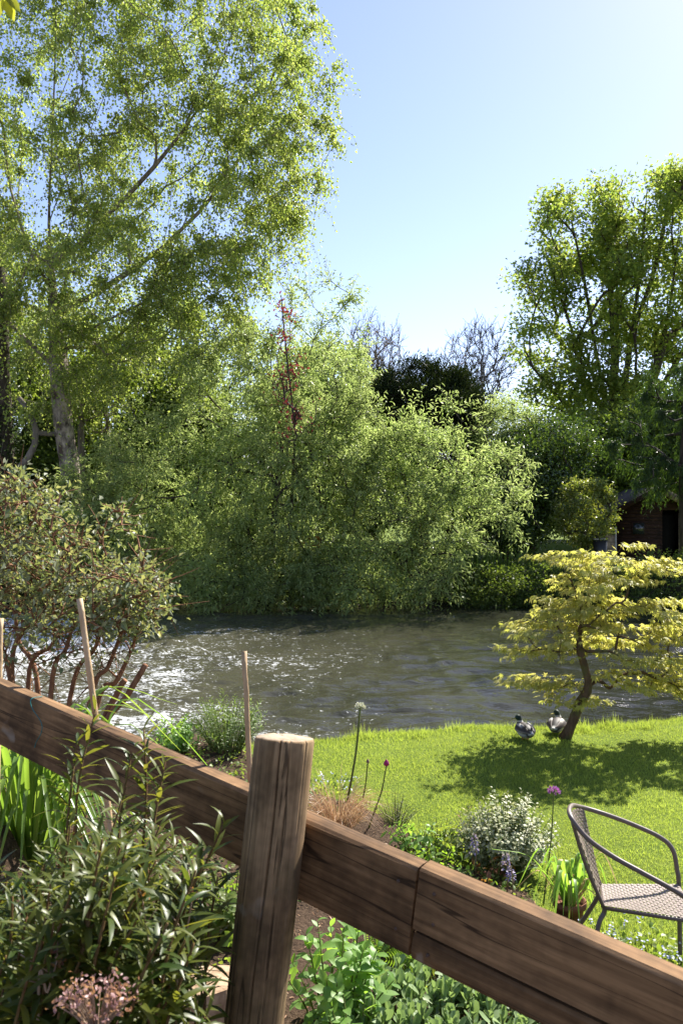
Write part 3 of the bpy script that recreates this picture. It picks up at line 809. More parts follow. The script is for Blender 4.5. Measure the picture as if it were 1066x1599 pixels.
# --- broadleaf trees and shrubs behind and beside
def bushy(name, label, cat, d, px, stems, blobs, n, size, mat, seed, tmpl=L_OVAL, sigma=0.3, nA=120, R0=0.12, group=None, down=0.3, bark=None, shell=0.8, clump=1.0):
    rs = np.random.RandomState(seed)
    bx = (px - 533) / FPX * d; base = np.array([bx, d, gz(bx, d) - 0.05])
    tr = trunk_line([base] + [PX(x, y, d) for x, y in stems], 10)
    A = blob_pts(blobs, nA, rs, shell)
    A[:, 2] = np.maximum(A[:, 2], base[2] + 0.15)
    s = grow(tr, A, seg=0.5, seed=seed, R0=R0, rtip=0.010)
    def fol(gc, gb): foliage_clumps(gc, s, n, tmpl, size, rs, rmax=R0 * 0.7, sigma=sigma, down=down, clump=clump)
    return tree(name, label, cat, base, tr, s, bark or M['bark'], fol, mat, group=group)

bushy('round_laurel', 'round clipped glossy evergreen bush beside the shed', 'shrub', 26.9, 915, [(915, 820), (915, 790)],
      [(912, 800, 46, 52, 26.9, 1.0)], 8000, 0.11, M['laurel'], 71, sigma=0.12, R0=0.07, shell=1.0)
bushy('holly_bush', 'dark glossy evergreen bush left of the round laurel', 'shrub', 29.5, 830, [(830, 780), (832, 720)],
      [(835, 740, 60, 90, 29.5, 1.8), (800, 800, 60, 60, 29, 1.6), (870, 690, 45, 45, 30, 1.5)], 30000, 0.13, M['glossy'], 72, nA=200)
bushy('pale_shrub', 'loose pale shrub in the gap between willow and holly bush', 'shrub', 31, 790, [(790, 760), (790, 690)],
      [(785, 680, 45, 55, 31, 1.4)], 9000, 0.15, M['willow'], 73, tmpl=L_LANCE, clump=1.5)
bushy('background_tree', 'leafy green tree behind the willow top on the left', 'tree', 34, 500, [(500, 700), (505, 600)],
      [(505, 610, 62, 75, 34, 2.4), (560, 680, 60, 70, 34, 2.4), (450, 640, 70, 80, 34, 2.4)], 26000, 0.19, M['willow'], 74, nA=220, R0=0.2)
bushy('background_tree', 'dark leafy tree behind the birch trunk', 'tree', 33, 190, [(180, 700), (185, 600)],
      [(200, 640, 130, 110, 33, 3), (120, 740, 120, 70, 32, 2.5), (280, 720, 110, 90, 33, 2.5)], 40000, 0.22, M['broad'], 75, nA=240, R0=0.2)
bushy('background_tree', 'tall pale green tree far behind the birch crown', 'tree', 38, 230, [(230, 700), (235, 560)],
      [(140, 540, 150, 90, 38, 3), (300, 560, 120, 90, 38, 2.5), (230, 650, 160, 90, 38, 3)], 24000, 0.2, M['willow'], 84, nA=260, R0=0.25)
bushy('background_tree', 'dark leafy tree at the left edge behind ivy trunk', 'tree', 32, -20, [(-20, 700), (-10, 560)],
      [(0, 600, 110, 130, 32, 3), (20, 740, 120, 80, 31, 2.5), (-60, 480, 90, 120, 33, 3)], 40000, 0.22, M['broad'], 76, nA=240, R0=0.2)
bushy('background_tree', 'leafy tree behind the two willows in the middle', 'tree', 36, 420, [(420, 760), (420, 660)],
      [(400, 740, 150, 80, 36, 3), (560, 770, 120, 60, 36, 2.5), (320, 780, 120, 60, 35, 2.5)], 34000, 0.24, M['broad'], 77, nA=220, R0=0.2)
bushy('background_tree', 'shaded tree behind the shed at right edge', 'tree', 36, 1040, [(1040, 720), (1045, 640)],
      [(1000, 700, 80, 70, 36, 2.5), (1070, 690, 80, 90, 36, 3), (930, 730, 70, 60, 36, 2), (880, 770, 90, 50, 37, 2)], 34000, 0.22, M['broad'], 78, nA=260, R0=0.25)
bushy('background_hedge', 'long dark hedge far behind the yew', 'hedge', 46, 700, [(700, 790), (700, 760)],
      [(640, 780, 130, 45, 46, 2), (800, 770, 140, 60, 46, 2.2), (960, 780, 160, 60, 47, 2.2), (460, 780, 140, 55, 46, 2), (250, 770, 160, 60, 47, 2), (60, 760, 160, 70, 47, 2), (1100, 770, 120, 70, 46, 2)], 46000, 0.38, M['broad'], 79, nA=420, R0=0.2, sigma=0.45)
bushy('bank_shrub', 'dark shaded shrub on far bank under the iris leaves', 'shrub', 24.6, 790, [(790, 910), (790, 895)],
      [(770, 920, 70, 32, 24.4, .8), (840, 915, 60, 34, 24.6, .9)], 9000, 0.09, M['broad'], 80, sigma=0.16, R0=0.05)
bushy('bank_shrub', 'dark low shrub on far bank behind the maple at right edge', 'shrub', 24.4, 1010, [(1010, 910), (1010, 890)],
      [(960, 915, 70, 35, 24.4, .9), (1050, 905, 70, 45, 24.6, 1)], 9000, 0.09, M['broad'], 81, sigma=0.16, R0=0.05)
bushy('bank_shrub', 'low twiggy shrub on far bank at the water below small willow', 'shrub', 24.3, 600, [(600, 920), (600, 905)],
      [(560, 925, 60, 25, 24.2, .7), (650, 925, 70, 25, 24.2, .7), (500, 925, 50, 25, 24.2, .7)], 6000, 0.10, M['willow'], 82, sigma=0.18, R0=0.05, tmpl=L_LANCE)
bushy('bank_shrub', 'low dark shrub on far bank behind the red-stemmed shrub', 'shrub', 25.2, 90, [(90, 890), (90, 870)],
      [(60, 890, 100, 45, 25.2, .9), (160, 890, 80, 40, 25.2, .9), (20, 830, 70, 50, 26, 1)], 20000, 0.13, M['broad'], 83, sigma=0.2, R0=0.06)

# --- conifer at the right edge
def conifer():
    rs = np.random.RandomState(91); d = 27.0
    bx = (1068 - 533) / FPX * d; base = np.array([bx, d, gz(bx, d)])
    tr = trunk_line([base, PX(1066, 760, d), PX(1068, 640, d), PX(1072, 520, d)], 14)
    A = blob_pts([(1040, 660, 60, 22, d, 1.6), (1000, 715, 45, 16, d, 1.2), (1075, 600, 70, 30, d, 1.6), (1050, 735, 60, 20, d, 1.6), (1120, 660, 60, 90, d, 1.8), (985, 690, 30, 10, d, 1), (1000, 750, 40, 10, d, 1.2, .6), (1060, 765, 40, 16, d, 1.2)], 180, rs, .6)
    s = grow(tr, A, seg=0.4, asc=0.1, bend=0.2, seed=4, R0=0.15, rtip=0.008)
    def fol(gc, gb): foliage_twigs(gc, gb, s, 2300, 14, L_NEED, 0.17, rs, rmax=0.07, L=(0.3, 0.8), hang=0.9, out=0.4, jitter=0.04, spread=.7)
    tree('conifer_tree', 'dark conifer with drooping branches beside the shed', 'tree', base, tr, s, M['bark'], fol, M['conifer'])
conifer()

# --- ivy trunk and slim saplings on the left
def ivy_trunk():
    rs = np.random.RandomState(95); d = 27.5
    bx = (8 - 533) / FPX * d; base = np.array([bx, d, gz(bx, d)])
    t = thing('ivy_clad_trunk', 'dark ivy-clad trunk at the left edge of the picture', 'tree', base)
    g = Geo(); g.tube(trunk_line([base, PX(10, 700, d), PX(6, 600, d), PX(2, 420, d)], 14), np.linspace(.3, .2, 14), 9); g.build('trunk', M['bark'], t)
    n = 6000; h = rs.rand(n); c = np.stack([np.interp(h, [0, 1], [base[0], PX(4, 560, d)[0]]), np.full(n, d), base[2] + h * 5.4], 1)
    a = rs.rand(n) * 6.28; rad = rs.normal(.38, .10, n)
    P = c + np.stack([np.cos(a) * rad, np.sin(a) * rad, 0 * a], 1)
    g = Geo(); g.scatter(L_DIA, P, leaf_frames(n, rs, .6, .3, np.stack([np.cos(a), np.sin(a), 0 * a], 1)), .09 * rs.uniform(.6, 1.2, n)); g.build('ivy_leaves', M['yew'], t, kind='stuff', smooth=False)
ivy_trunk()
def sapling(label, px0, px1, ytop, d, r, seed):
    rs = np.random.RandomState(seed)
    bx = (px0 - 533) / FPX * d; base = np.array([bx, d, gz(bx, d)])
    tr = trunk_line([base, PX(px0, 760, d), PX(px1, 660, d), PX(px1 - 2, ytop, d)], 12)
    A = blob_pts([(px1, ytop + 20, 45, 40, d, 1)], 24, rs)
    s = grow(tr, A, seg=.4, seed=seed, R0=r, rtip=.01)
    def fol(gc, gb): foliage_clumps(gc, s, 1400, L_DIA, .10, rs, rmax=.04, sigma=.2)
    tree('sapling_tree', label, 'tree', base, tr, s, M['greybark'], fol, M['birch'], flare=1.0)
sapling('slim pale sapling trunk just right of the birch trunk', 128, 127, 600, 27.8, .11, 1)
sapling('thin straight pale sapling, second to the right of the birch trunk', 171, 168, 620, 28.5, .08, 2)

# --- iris leaves on the far bank
def iris():
    rs = np.random.RandomState(97)
    x0 = (800 - 533) / FPX * 25.4
    t = thing('iris_clump', 'upright dark iris leaves standing on far bank behind maple crown', 'plant', (x0, 25.4, gz(x0, 25.4)))
    n = 420; x = rs.uniform(-1.9, 1.5, n) + x0; y = rs.uniform(25.0, 26.0, n)
    P = np.stack([x, y, ground_z(x, y)], 1)
    dr = rs.normal(size=(n, 3)) * .16; dr[:, 2] = 1
    Fr = frames(dr, rs.normal(size=(n, 3)))
    S = np.stack([np.full(n, 1.0), rs.uniform(.45, .95, n), np.full(n, .5)], 1)
    g = Geo(); g.scatter((blade(0.05, 3, 0.2, 0.1)[0], blade(0.05, 3, .2, .1)[1]), P, Fr, S); g.build('blades', M['reed'], t, kind='stuff')
iris()

# ------------------------------------------------------------------ far bank: shed, slatted panel, bin
def boxgeo(g, c, sx, sy, sz, rot=None, m=0, bev=0.0):
    """a box with chamfered vertical and horizontal edges"""
    b = min(bev, min(sx, sy, sz) * 0.45)
    hx, hy, hz = sx / 2, sy / 2, sz / 2
    if b <= 0:
        v = np.array([(x, y, z) for z in (-hz, hz) for x, y in ((-hx, -hy), (hx, -hy), (hx, hy), (-hx, hy))], float)
        q = [(3, 2, 1, 0), (4, 5, 6, 7), (0, 1, 5, 4), (1, 2, 6, 5), (2, 3, 7, 6), (3, 0, 4, 7)]
    else:
        ring = [(-hx + b, -hy), (hx - b, -hy), (hx, -hy + b), (hx, hy - b), (hx - b, hy), (-hx + b, hy), (-hx, hy - b), (-hx, -hy + b)]
        ins = [(x * (1 - b / hx), y * (1 - b / hy)) for x, y in ring]
        v = np.array([(x, y, -hz) for x, y in ins] + [(x, y, -hz + b) for x, y in ring] + [(x, y, hz - b) for x, y in ring] + [(x, y, hz) for x, y in ins], float)
        q = []
        for l in range(3):
            for i in range(8): q.append((l * 8 + i, l * 8 + (i + 1) % 8, (l + 1) * 8 + (i + 1) % 8, (l + 1) * 8 + i))
        q += [(24, 25, 26, 27), (24, 27, 28, 31), (28, 29, 30, 31), (3, 2, 1, 0), (7, 4, 3, 0), (7, 6, 5, 4)]
    if rot is not None: v = v @ np.asarray(rot).T
    g.add(v + np.asarray(c), quads=q, m=m)

def rotz(a): c, s = math.cos(a), math.sin(a); return np.array([[c, -s, 0], [s, c, 0], [0, 0, 1.0]])
def roty(a): c, s = math.cos(a), math.sin(a); return np.array([[c, 0, s], [0, 1.0, 0], [-s, 0, c]])
def rotx(a): c, s = math.cos(a), math.sin(a); return np.array([[1.0, 0, 0], [0, c, -s], [0, s, c]])

M['shedwood'] = wood_mat('shed_boards', (0.022, 0.010, 0.008), (0.070, 0.032, 0.022), 'X', knots=False)
M['shedroof'] = plain_mat('shed_roof_felt', (0.10, 0.085, 0.07), 0.9, 0.1, 0.4, 12)
M['paletimber'] = wood_mat('pale_timber', (0.26, 0.19, 0.13), (0.46, 0.36, 0.26), 'X', knots=False)
M['dark'] = plain_mat('doorway_shade', (0.012, 0.011, 0.010), 0.9, 0.1)
M['glass'] = plain_mat('dark_window_glass', (0.02, 0.024, 0.026), 0.08, 0.6)
M['orange_wood'] = wood_mat('orange_timber', (0.26, 0.105, 0.035), (0.46, 0.22, 0.085), 'X', knots=False)
M['black_plastic'] = plain_mat('black_plastic', (0.022, 0.022, 0.024), 0.5, 0.4)
M['grey_plastic'] = plain_mat('grey_plastic', (0.33, 0.32, 0.30), 0.5, 0.4)

def shed():
    d = 30.0; x0, xc, x1 = 10.05, 11.35, 12.65; z0 = gz(11.3, d) - 0.05; ze, za = 2.52, 3.24
    t = thing('garden_shed', 'dark red-brown timber shed with gable roof under the conifer', 'shed', (xc, d, z0))
    n = 15; bh = (ze - z0) / n
    for i in range(n):                                       # weatherboards either side of the doorway
        z = z0 + bh * (i + .5)
        for a, b in ((x0, 11.62), (12.22, x1)):
            g = Geo(); boxgeo(g, ((a + b) / 2, d + 0.004 * (i % 2), z), b - a, 0.03, bh * 1.04, rotx(-0.12)); g.build('board', M['shedwood'], t)
    for i in range(6):                                       # gable boards
        zz = ze + (za - ze) * (i + .5) / 6; h = (x1 - x0) / 2 * (1 - (i + .3) / 6)
        g = Geo(); boxgeo(g, (xc, d, zz), 2 * h, 0.03, (za - ze) / 6 * 1.03, rotx(-0.12)); g.build('board', M['shedwood'], t)
    g = Geo()
    boxgeo(g, (x0, d + 1.5, (z0 + ze) / 2), 0.04, 2.96, ze - z0); boxgeo(g, (x1, d + 1.5, (z0 + ze) / 2), 0.04, 2.96, ze - z0); boxgeo(g, (xc, d + 3.0, (z0 + ze) / 2), x1 - x0, 0.04, ze - z0)
    g.build('side_walls', M['shedwood'], t)
    g = Geo(); boxgeo(g, (11.92, d + 0.35, (z0 + 2.35) / 2), 0.58, 0.04, 2.35 - z0); g.build('doorway', M['dark'], t)  # near-black sheet: shade inside the open doorway put into its colour
    L = math.hypot(xc - x0 + .22, za - ze + .12); a = math.atan2(za - ze, xc - x0)
    for sgn, nm in ((-1, 'roof'), (1, 'roof')):
        g = Geo(); boxgeo(g, (xc + sgn * (xc - x0 + .2) / 2, d + 1.4, (za + ze) / 2 + 0.03), L, 3.4, 0.05, roty(sgn * a)); g.build(nm, M['shedroof'], t)
        g = Geo(); boxgeo(g, (xc + sgn * (xc - x0 + .2) / 2, d - 0.33, (za + ze) / 2 + 0.01), L, 0.03, 0.17 if sgn < 0 else 0.24, roty(sgn * a)); g.build('barge_board', M['shedwood'] if sgn < 0 else M['paletimber'], t)  # right board paler: sunlight on the roof edge put into its colour
    g = Geo(); boxgeo(g, (12.24, d - 0.05, (z0 + 2.4) / 2), 0.08, 0.06, 2.4 - z0); g.build('door_post', M['paletimber'], t)
    g = Geo(); boxgeo(g, (10.75, d - .02, 1.85), 0.5, 0.05, 0.5); w = g.build('window', M['shedwood'], t)
    g = Geo(); boxgeo(g, (10.75, d - .05, 1.85), 0.4, 0.012, 0.4); g.build('pane', M['glass'], w)
shed()

def slat_panel():
    d = 26.2; xa, xb = PX(452, 0, d)[0], PX(500, 0, d)[0]; zt = PX(0, 838, d)[2]; z0 = gz((xa + xb) / 2, d)
    t = thing('slatted_panel', 'orange-brown slatted timber panel glimpsed through the willow', 'fence panel', ((xa + xb) / 2, d, z0))
    for i in range(5):
        g = Geo(); boxgeo(g, ((xa + xb) / 2, d, zt - .06 - i * .19), xb - xa, .03, .13, bev=.006); g.build('slat', M['orange_wood'], t)
    for x in (xa + .03, xb - .03):
        g = Geo(); boxgeo(g, (x, d + .045, (zt + z0) / 2), .07, .05, zt - z0, bev=.006); g.build('post', M['orange_wood'], t)
slat_panel()

def bin_and_board():
    d = 26.6; x = PX(936, 0, d)[0]; z0 = gz(x, d); zt = PX(0, 842, d)[2]
    t = thing('garden_tub', 'black tub with pale rim standing below the round laurel', 'tub', (x, d, z0))
    def lathe(g, c, prof, n=20):
        a = np.arange(n) / n * 2 * math.pi
        V = np.concatenate([np.stack([c[0] + r * np.cos(a), c[1] + r * np.sin(a), np.full(n, c[2] + z)], 1) for r, z in prof])
        k = np.arange(n)
        Q = np.concatenate([np.stack([j * n + k, j * n + (k + 1) % n, (j + 1) * n + (k + 1) % n, (j + 1) * n + k], 1) for j in range(len(prof) - 1)])
        g.add(V, quads=Q)
    globals()['lathe'] = lathe
    h = zt - z0
    g = Geo(); lathe(g, (x, d, z0), [(0.0, .01), (.18, .0), (.23, h - .03), (.20, h - .03), (.17, h * .6), (0, h * .6)]); g.build('body', M['black_plastic'], t)
    g = Geo(); lathe(g, (x, d, z0), [(.21, h - .03), (.26, h - .03), (.265, h + .02), (.21, h + .02), (.21, h - .03)]); g.build('rim', M['grey_plastic'], t)
    x2 = PX(956, 0, d)[0]; zb = PX(0, 824, d)[2]
    t = thing('leaning_board', 'grey-tan framed board leaning behind the black tub', 'board', (x2, d + .4, z0))
    rr = rotx(-.22) @ roty(.06)
    g = Geo(); boxgeo(g, (x2, d + .42, (z0 + zb) / 2), .46, .03, zb - z0, rr, bev=.006); g.build('panel', M['paletimber'], t)
    for sx in (-.22, .22):
        g = Geo(); boxgeo(g, (x2 + sx, d + .40, (z0 + zb) / 2), .05, .05, zb - z0 + .02, rr, bev=.006); g.build('frame', M['grey_plastic'], t)
bin_and_board()

# ------------------------------------------------------------------ lawn blades
def lawn():
    rs = np.random.RandomState(101)
    n = 260000
    y = rs.uniform(3.0, 10.1, n); x = rs.uniform(-0.12, 0.62, n) * y
    keep = (y > bed_edge(x) - 0.03 + rs.normal(size=n) * .06) & (y < near_bank(x) + 0.12)
    x, y = x[keep], y[keep]; n = len(x)
    edge = sstep(-0.35, 0.0, y - near_bank(x))
    patch = vnoise(x * 2.0, y * 2.0, 4)
    h = (0.017 + 0.019 * rs.rand(n)) * (0.7 + 0.7 * patch) * (1 + 1.6 * edge * rs.rand(n))
    P = np.stack([x, y, ground_z(x, y) - 0.004], 1)
    dr = rs.normal(size=(n, 3)) * 0.42; dr[:, 2] = 1
    Fr = frames(dr, rs.normal(size=(n, 3)))
    S = np.stack([rs.uniform(.0035, .0065, n), h, h * .8], 1)
    g = Geo(); g.scatter(L_BLADE, P, Fr, S)
    # longer tufts along the water's edge
    k = 46; tx = rs.uniform(-0.6, 4.3, k); m = 60
    tx = np.repeat(tx, m) + rs.normal(size=k * m) * .06; ty = near_bank(tx) - np.repeat(rs.uniform(-.05, .25, k), m) + rs.normal(size=k * m) * .04
    P = np.stack([tx, ty, ground_z(tx, ty) - .004], 1); n = len(tx)
    dr = rs.normal(size=(n, 3)) * 0.35; dr[:, 2] = 1
    hh = rs.uniform(.05, .15, n) * np.repeat(rs.uniform(.25, 1.3, k) * rs.uniform(.5, 1, k), m)
    g.scatter(L_BLADE, P, frames(dr, rs.normal(size=(n, 3))), np.stack([rs.uniform(.004, .008, n), hh, hh], 1))
    o = g.build('lawn_grass', M['grass'], kind='stuff', smooth=False)
    o['label'] = 'short sunlit lawn grass between the flower bed and river'; o['category'] = 'grass'
lawn()

# ------------------------------------------------------------------ Japanese maple on the lawn
def maple():
    rs = np.random.RandomState(111); d = 8.95
    base = np.array([PX(880, 0, d)[0], d, 0.0]); base[2] = gz(base[0], d) - .02
    t = thing('japanese_maple', 'small golden-leaved Japanese maple with forked trunk on the lawn', 'tree', base)
    def fixd(l): return np.array([PX(x, y, d + dd) for x, y, dd in l])
    tl = np.concatenate([[base], fixd([(890, 1135, 0), (900, 1110, 0), (906, 1095, 0), (916, 1080, -.02), (918, 1065, -.05), (912, 1042, -.08), (905, 1018, -.08), (903, 995, 0), (910, 960, .05), (920, 925, .08), (940, 890, .1), (965, 862, .1)])])
    pads = [(985, 850, 18, 10, .5), (880, 866, 55, 9, 1.0), (945, 872, 60, 12, 1.0), (1035, 880, 42, 14, 1.0), (930, 905, 62, 13, 1), (842, 932, 30, 6, .6), (1000, 908, 35, 12, .8),
            (900, 950, 60, 11, .8), (835, 980, 48, 8, 1.0), (1010, 945, 62, 14, 1.1), (940, 978, 50, 14, .8), (1045, 985, 45, 18, 1.0), (812, 1016, 40, 8, 1.0), (880, 1020, 45, 12, .8),
            (985, 1015, 60, 14, 1), (1050, 1040, 45, 18, .9), (835, 1068, 42, 10, 1.0), (880, 1092, 28, 10, .8), (1000, 1062, 50, 10, .8), (1045, 1078, 30, 12, .8), (900, 1060, 30, 10, .4), (1100, 960, 60, 40, 1.6), (1110, 1050, 40, 40, 1), (925, 938, 50, 12, .7), (935, 1002, 45, 12, .7)]
    w = np.array([p[2] * p[4] for p in pads]); w = w / w.sum()
    A = []; nl = rs.multinomial(330, w)
    for p, k in zip(pads, nl):
        c = PX(p[0], p[1], d); r = p[2] * d / FPX; h = p[3] * d / FPX
        a = rs.rand(k) * 6.28; q = np.sqrt(rs.rand(k))
        A.append(c + np.stack([np.cos(a) * q * r, np.sin(a) * q * min(r * 1.3, .75), (1 - q * 1.5) * h * .8 + rs.normal(size=k) * h * .25], 1))
    A = np.concatenate(A)
    fork = fixd([(935, 1096, .02), (950, 1075, 0), (957, 1050, 0), (960, 1015, 0), (968, 980, .02), (985, 950, .03)])
    s = grow(tl, np.concatenate([fork, A]), seg=.10, asc=.2, bend=.3, wob=.10, seed=6, R0=.052, rtip=.0022, e=1.6)
    gt, gb = Geo(), Geo(); skel_mesh(s, gt, gb, 7, 0, 1.35)
    gt.build('trunk', M['maplebark'], t); gb.build('branches', M['maplebark'], t, kind='stuff')
    # leaves: at the thin twigs, opposite pairs lying flat, tips hanging
    idx = np.concatenate([np.array(b_[-max(2, int(len(b_) * .45)):]) for b_ in s.br[1:]]); idx = idx[s.r[idx] < .010]
    n = 5600
    ii = rs.choice(idx, n)
    off = rs.normal(size=(n, 3)) * np.array([.085, .085, .014])
    P = s.P[ii] + off
    cen = np.array([PX(930, 0, d)[0], d])
    outv = np.zeros((n, 3)); outv[:, :2] = norm(P[:, :2] - cen)
    dr = outv * .7 + rs.normal(size=(n, 3)) * .6; dr[:, 2] = -.35 + rs.normal(size=n) * .25
    up = rs.normal(size=(n, 3)) * .3 + outv * .3; up[:, 2] += 1
    leafset(t, L_MAPLE, P, frames(dr, up), rs.uniform(.042, .078, n), M['maple'], 'leaf', 'more_leaves', 300, 11)
maple()

# ------------------------------------------------------------------ ducks
def duck(label, px, py, d, face, headturn, seed):
    c = PX(px, py, d); c[2] = gz(c[0], c[1]) - 0.045
    t = thing('mallard_duck', label, 'duck', c, 'mallard ducks resting at the water edge')
    rot = rotz(face); t.scale = (.88, .88, .88)
    hx, hy = -.035 * math.sin(headturn) , .0
    #        x     y      z     rx    rz
    rings = [(0, -.205, .165, .012, .006), (0, -.185, .162, .030, .014), (0, -.150, .156, .052, .040), (0, -.110, .155, .074, .062), (0, -.06, .155, .090, .080), (0, -.01, .158, .096, .088), (0, .04, .165, .092, .088),
             (0, .085, .178, .076, .078), (0, .115, .200, .056, .060), (0, .125, .228, .040, .045), (hx * .3, .122, .252, .034, .038), (hx * .7, .120, .272, .038, .040), (hx, .118, .292, .039, .040), (hx, .116, .310, .032, .034), (hx, .115, .324, .016, .018), (hx, .115, .328, .002, .002)]
    n = 20; a = np.arange(n) / n * 2 * math.pi
    R_ = np.array(rings); ctr = R_[:, :3]
    tg = norm(np.gradient(ctr, axis=0))
    V = []; col = []
    rs = np.random.RandomState(seed)
    for i, (x, y, z, rx, rz) in enumerate(rings):
        X = np.array([1.0, 0, 0]); Zv = np.cross(X, tg[i]); Zv = Zv / np.linalg.norm(Zv)
        V.append(ctr[i] + np.cos(a)[:, None] * rx * X + np.sin(a)[:, None] * rz * Zv)
        for k in range(n):
            sa = math.sin(a[k])
            if i <= 1: cc = (.72, .70, .66)
            elif i <= 3: cc = (.022, .020, .020) if sa > -.2 or i == 2 else (.62, .60, .57)
            elif i <= 6: cc = (.045, .034, .030) if sa > .45 else ((.60, .57, .53) if sa > -.75 else (.42, .39, .35))
            elif i <= 8: cc = (.115, .05, .03) if sa < .6 else (.17, .12, .09)
            elif i == 9: cc = (.09, .045, .03)
            elif i == 10: cc = (.72, .72, .70)
            else: cc = (.008, .030, .018)
            col.append(cc + (1.0,))
    V = np.concatenate(V) @ rot.T
    k = np.arange(n)
    Q = np.concatenate([np.stack([j * n + k, j * n + (k + 1) % n, (j + 1) * n + (k + 1) % n, (j + 1) * n + k], 1) for j in range(len(rings) - 1)])
    g = Geo(); g.add(V + c, quads=Q)
    o = g.build('body', M['feather'], t)
    ca = o.data.color_attributes.new('col', 'FLOAT_COLOR', 'POINT'); ca.data.foreach_set('color', np.array(col, np.float32).ravel())
    for sx in (-1, 1):                                        # folded wings
        g = Geo(); pts = [(.070, .075, .205, .03, .018), (.083, .04, .205, .050, .020), (.084, -.02, .200, .056, .020), (.070, -.08, .190, .046, .017), (.048, -.14, .180, .026, .012), (.026, -.19, .176, .008, .006)]
        m = 12; aa = np.arange(m) / m * 2 * math.pi; Vw = []; cw = []
        for j, (x, y, z, rz, rx) in enumerate(pts):
            tilt = .75
            uz = np.array([-sx * math.sin(tilt), 0, math.cos(tilt)]); ux = np.array([sx * math.cos(tilt), 0, math.sin(tilt)])
            Vw.append(np.array([sx * x, y, z]) + np.cos(aa)[:, None] * rz * uz + np.sin(aa)[:, None] * rx * ux)
            for q in range(m):
                u = math.cos(aa[q])
                cw.append(((.56, .53, .49) if (u > .45 and j < 3) else ((.055, .038, .030) if u > -.55 else (.27, .23, .20))) + (1.0,))
        Vw = np.concatenate(Vw) @ rot.T; kk = np.arange(m)
        Qw = np.concatenate([np.stack([j * m + kk, j * m + (kk + 1) % m, (j + 1) * m + (kk + 1) % m, (j + 1) * m + kk], 1) for j in range(len(pts) - 1)])
        g.add(Vw + c, quads=Qw); w = g.build('wing', M['feather'], t)
        ca = w.data.color_attributes.new('col', 'FLOAT_COLOR', 'POINT'); ca.data.foreach_set('color', np.array(cw, np.float32).ravel())
    hd = np.array([-math.sin(headturn), math.cos(headturn), -.12]); hd /= np.linalg.norm(hd)
    h0 = np.array([hx, .118, .286])
    sd = np.cross(hd, [0, 0, 1]); V = []
    for s_, wd, th in ((.028, .015, .014), (.045, .013, .009), (.065, .014, .006), (.084, .012, .004), (.090, .003, .002)):
        for q in range(8):
            b = q / 8 * 2 * math.pi; V.append(h0 + hd * s_ + sd * math.cos(b) * wd + np.array([0, 0, 1]) * math.sin(b) * th)
    V = np.array(V) @ rot.T; kk = np.arange(8)
    Q = np.concatenate([np.stack([j * 8 + kk, j * 8 + (kk + 1) % 8, (j + 1) * 8 + (kk + 1) % 8, (j + 1) * 8 + kk], 1) for j in range(4)])
    g = Geo(); g.add(V + c, quads=Q); g.build('bill', M['bill'], t)
    for sx in (-1, 1):
        g = Geo(); pts = np.array([(sx * .035, -.01, .085), (sx * .036, -.015, .065), (sx * .036, -.012, .050)]) @ rot.T + c
        g.tube(pts, [.010, .006, .006], 7)
        foot = np.array([(sx * .036, -.02, .052), (sx * .036 - .028, .05, .047), (sx * .036, .06, .048), (sx * .036 + .028, .05, .047), (sx * .036, .0, .058)]) @ rot.T + c
        g.add(foot, tris=[(0, 1, 4), (1, 2, 4), (2, 3, 4), (3, 0, 4), (0, 2, 1), (0, 3, 2)])
        g.build('leg', M['duckleg'], t)
M['feather'] = attr_mat('feathers', noise_amp=.45, scale=45)
M['bill'] = plain_mat('duck_bill', (.30, .26, .05), .4)
M['duckleg'] = plain_mat('duck_leg', (.50, .16, .03), .5)
duck('mallard drake seen from behind, bill turned left, left of the pair', 819, 1157, 8.85, .25, 1.25, 1)
duck('mallard drake with its head tucked, partly behind the maple trunk', 868, 1150, 9.12, -.45, 2.4, 2)

# ------------------------------------------------------------------ garden chair
M['tube'] = plain_mat('brown_grey_painted_tube', (.135, .100, .080), .42, .5, .12, 30)
M['wicker'] = plain_mat('brown_grey_wicker', (.210, .160, .130), .5, .45, .25, 60)
def catmull(P, k=8):
    P = np.asarray(P, float); Q = np.concatenate([[2 * P[0] - P[1]], P, [2 * P[-1] - P[-2]]]); out = []
    for i in range(len(P) - 1):
        p0, p1, p2, p3 = Q[i:i + 4]
        for t in np.arange(k) / k:
            out.append(.5 * ((2 * p1) + (-p0 + p2) * t + (2 * p0 - 5 * p1 + 4 * p2 - p3) * t * t + (-p0 + 3 * p1 - 3 * p2 + p3) * t ** 3))
    out.append(P[-1]); return np.array(out)
def weave(g, patch, nu, nv, th=.0035, wr=.80):
    """ribbons running both ways over a patch(u, v) -> point, passing over and under each other"""
    def nrm(u, v):
        e = 1e-3; a = patch(u + e, v) - patch(u - e, v); b = patch(u, v + e) - patch(u, v - e); n = np.cross(a, b); return n / np.linalg.norm(n)
    for axis in (0, 1):
        n, m = (nv, nu) if axis == 0 else (nu, nv)
        for i in range(n):
            w0, w1 = (i + .5 - wr / 2) / n, (i + .5 + wr / 2) / n
            V = []
            for j in range(m * 2 + 1):
                s = j / (m * 2)
                ph = math.cos(math.pi * (s * m - .5) + math.pi * (i + axis))
                for w in (w0, w1):
                    u, v = (s, w) if axis == 0 else (w, s)
                    V.append(patch(u, v) + nrm(u, v) * th * ph)
            k = np.arange(m * 2)
            g.add(np.array(V), quads=np.stack([2 * k, 2 * k + 1, 2 * k + 3, 2 * k + 2], 1))
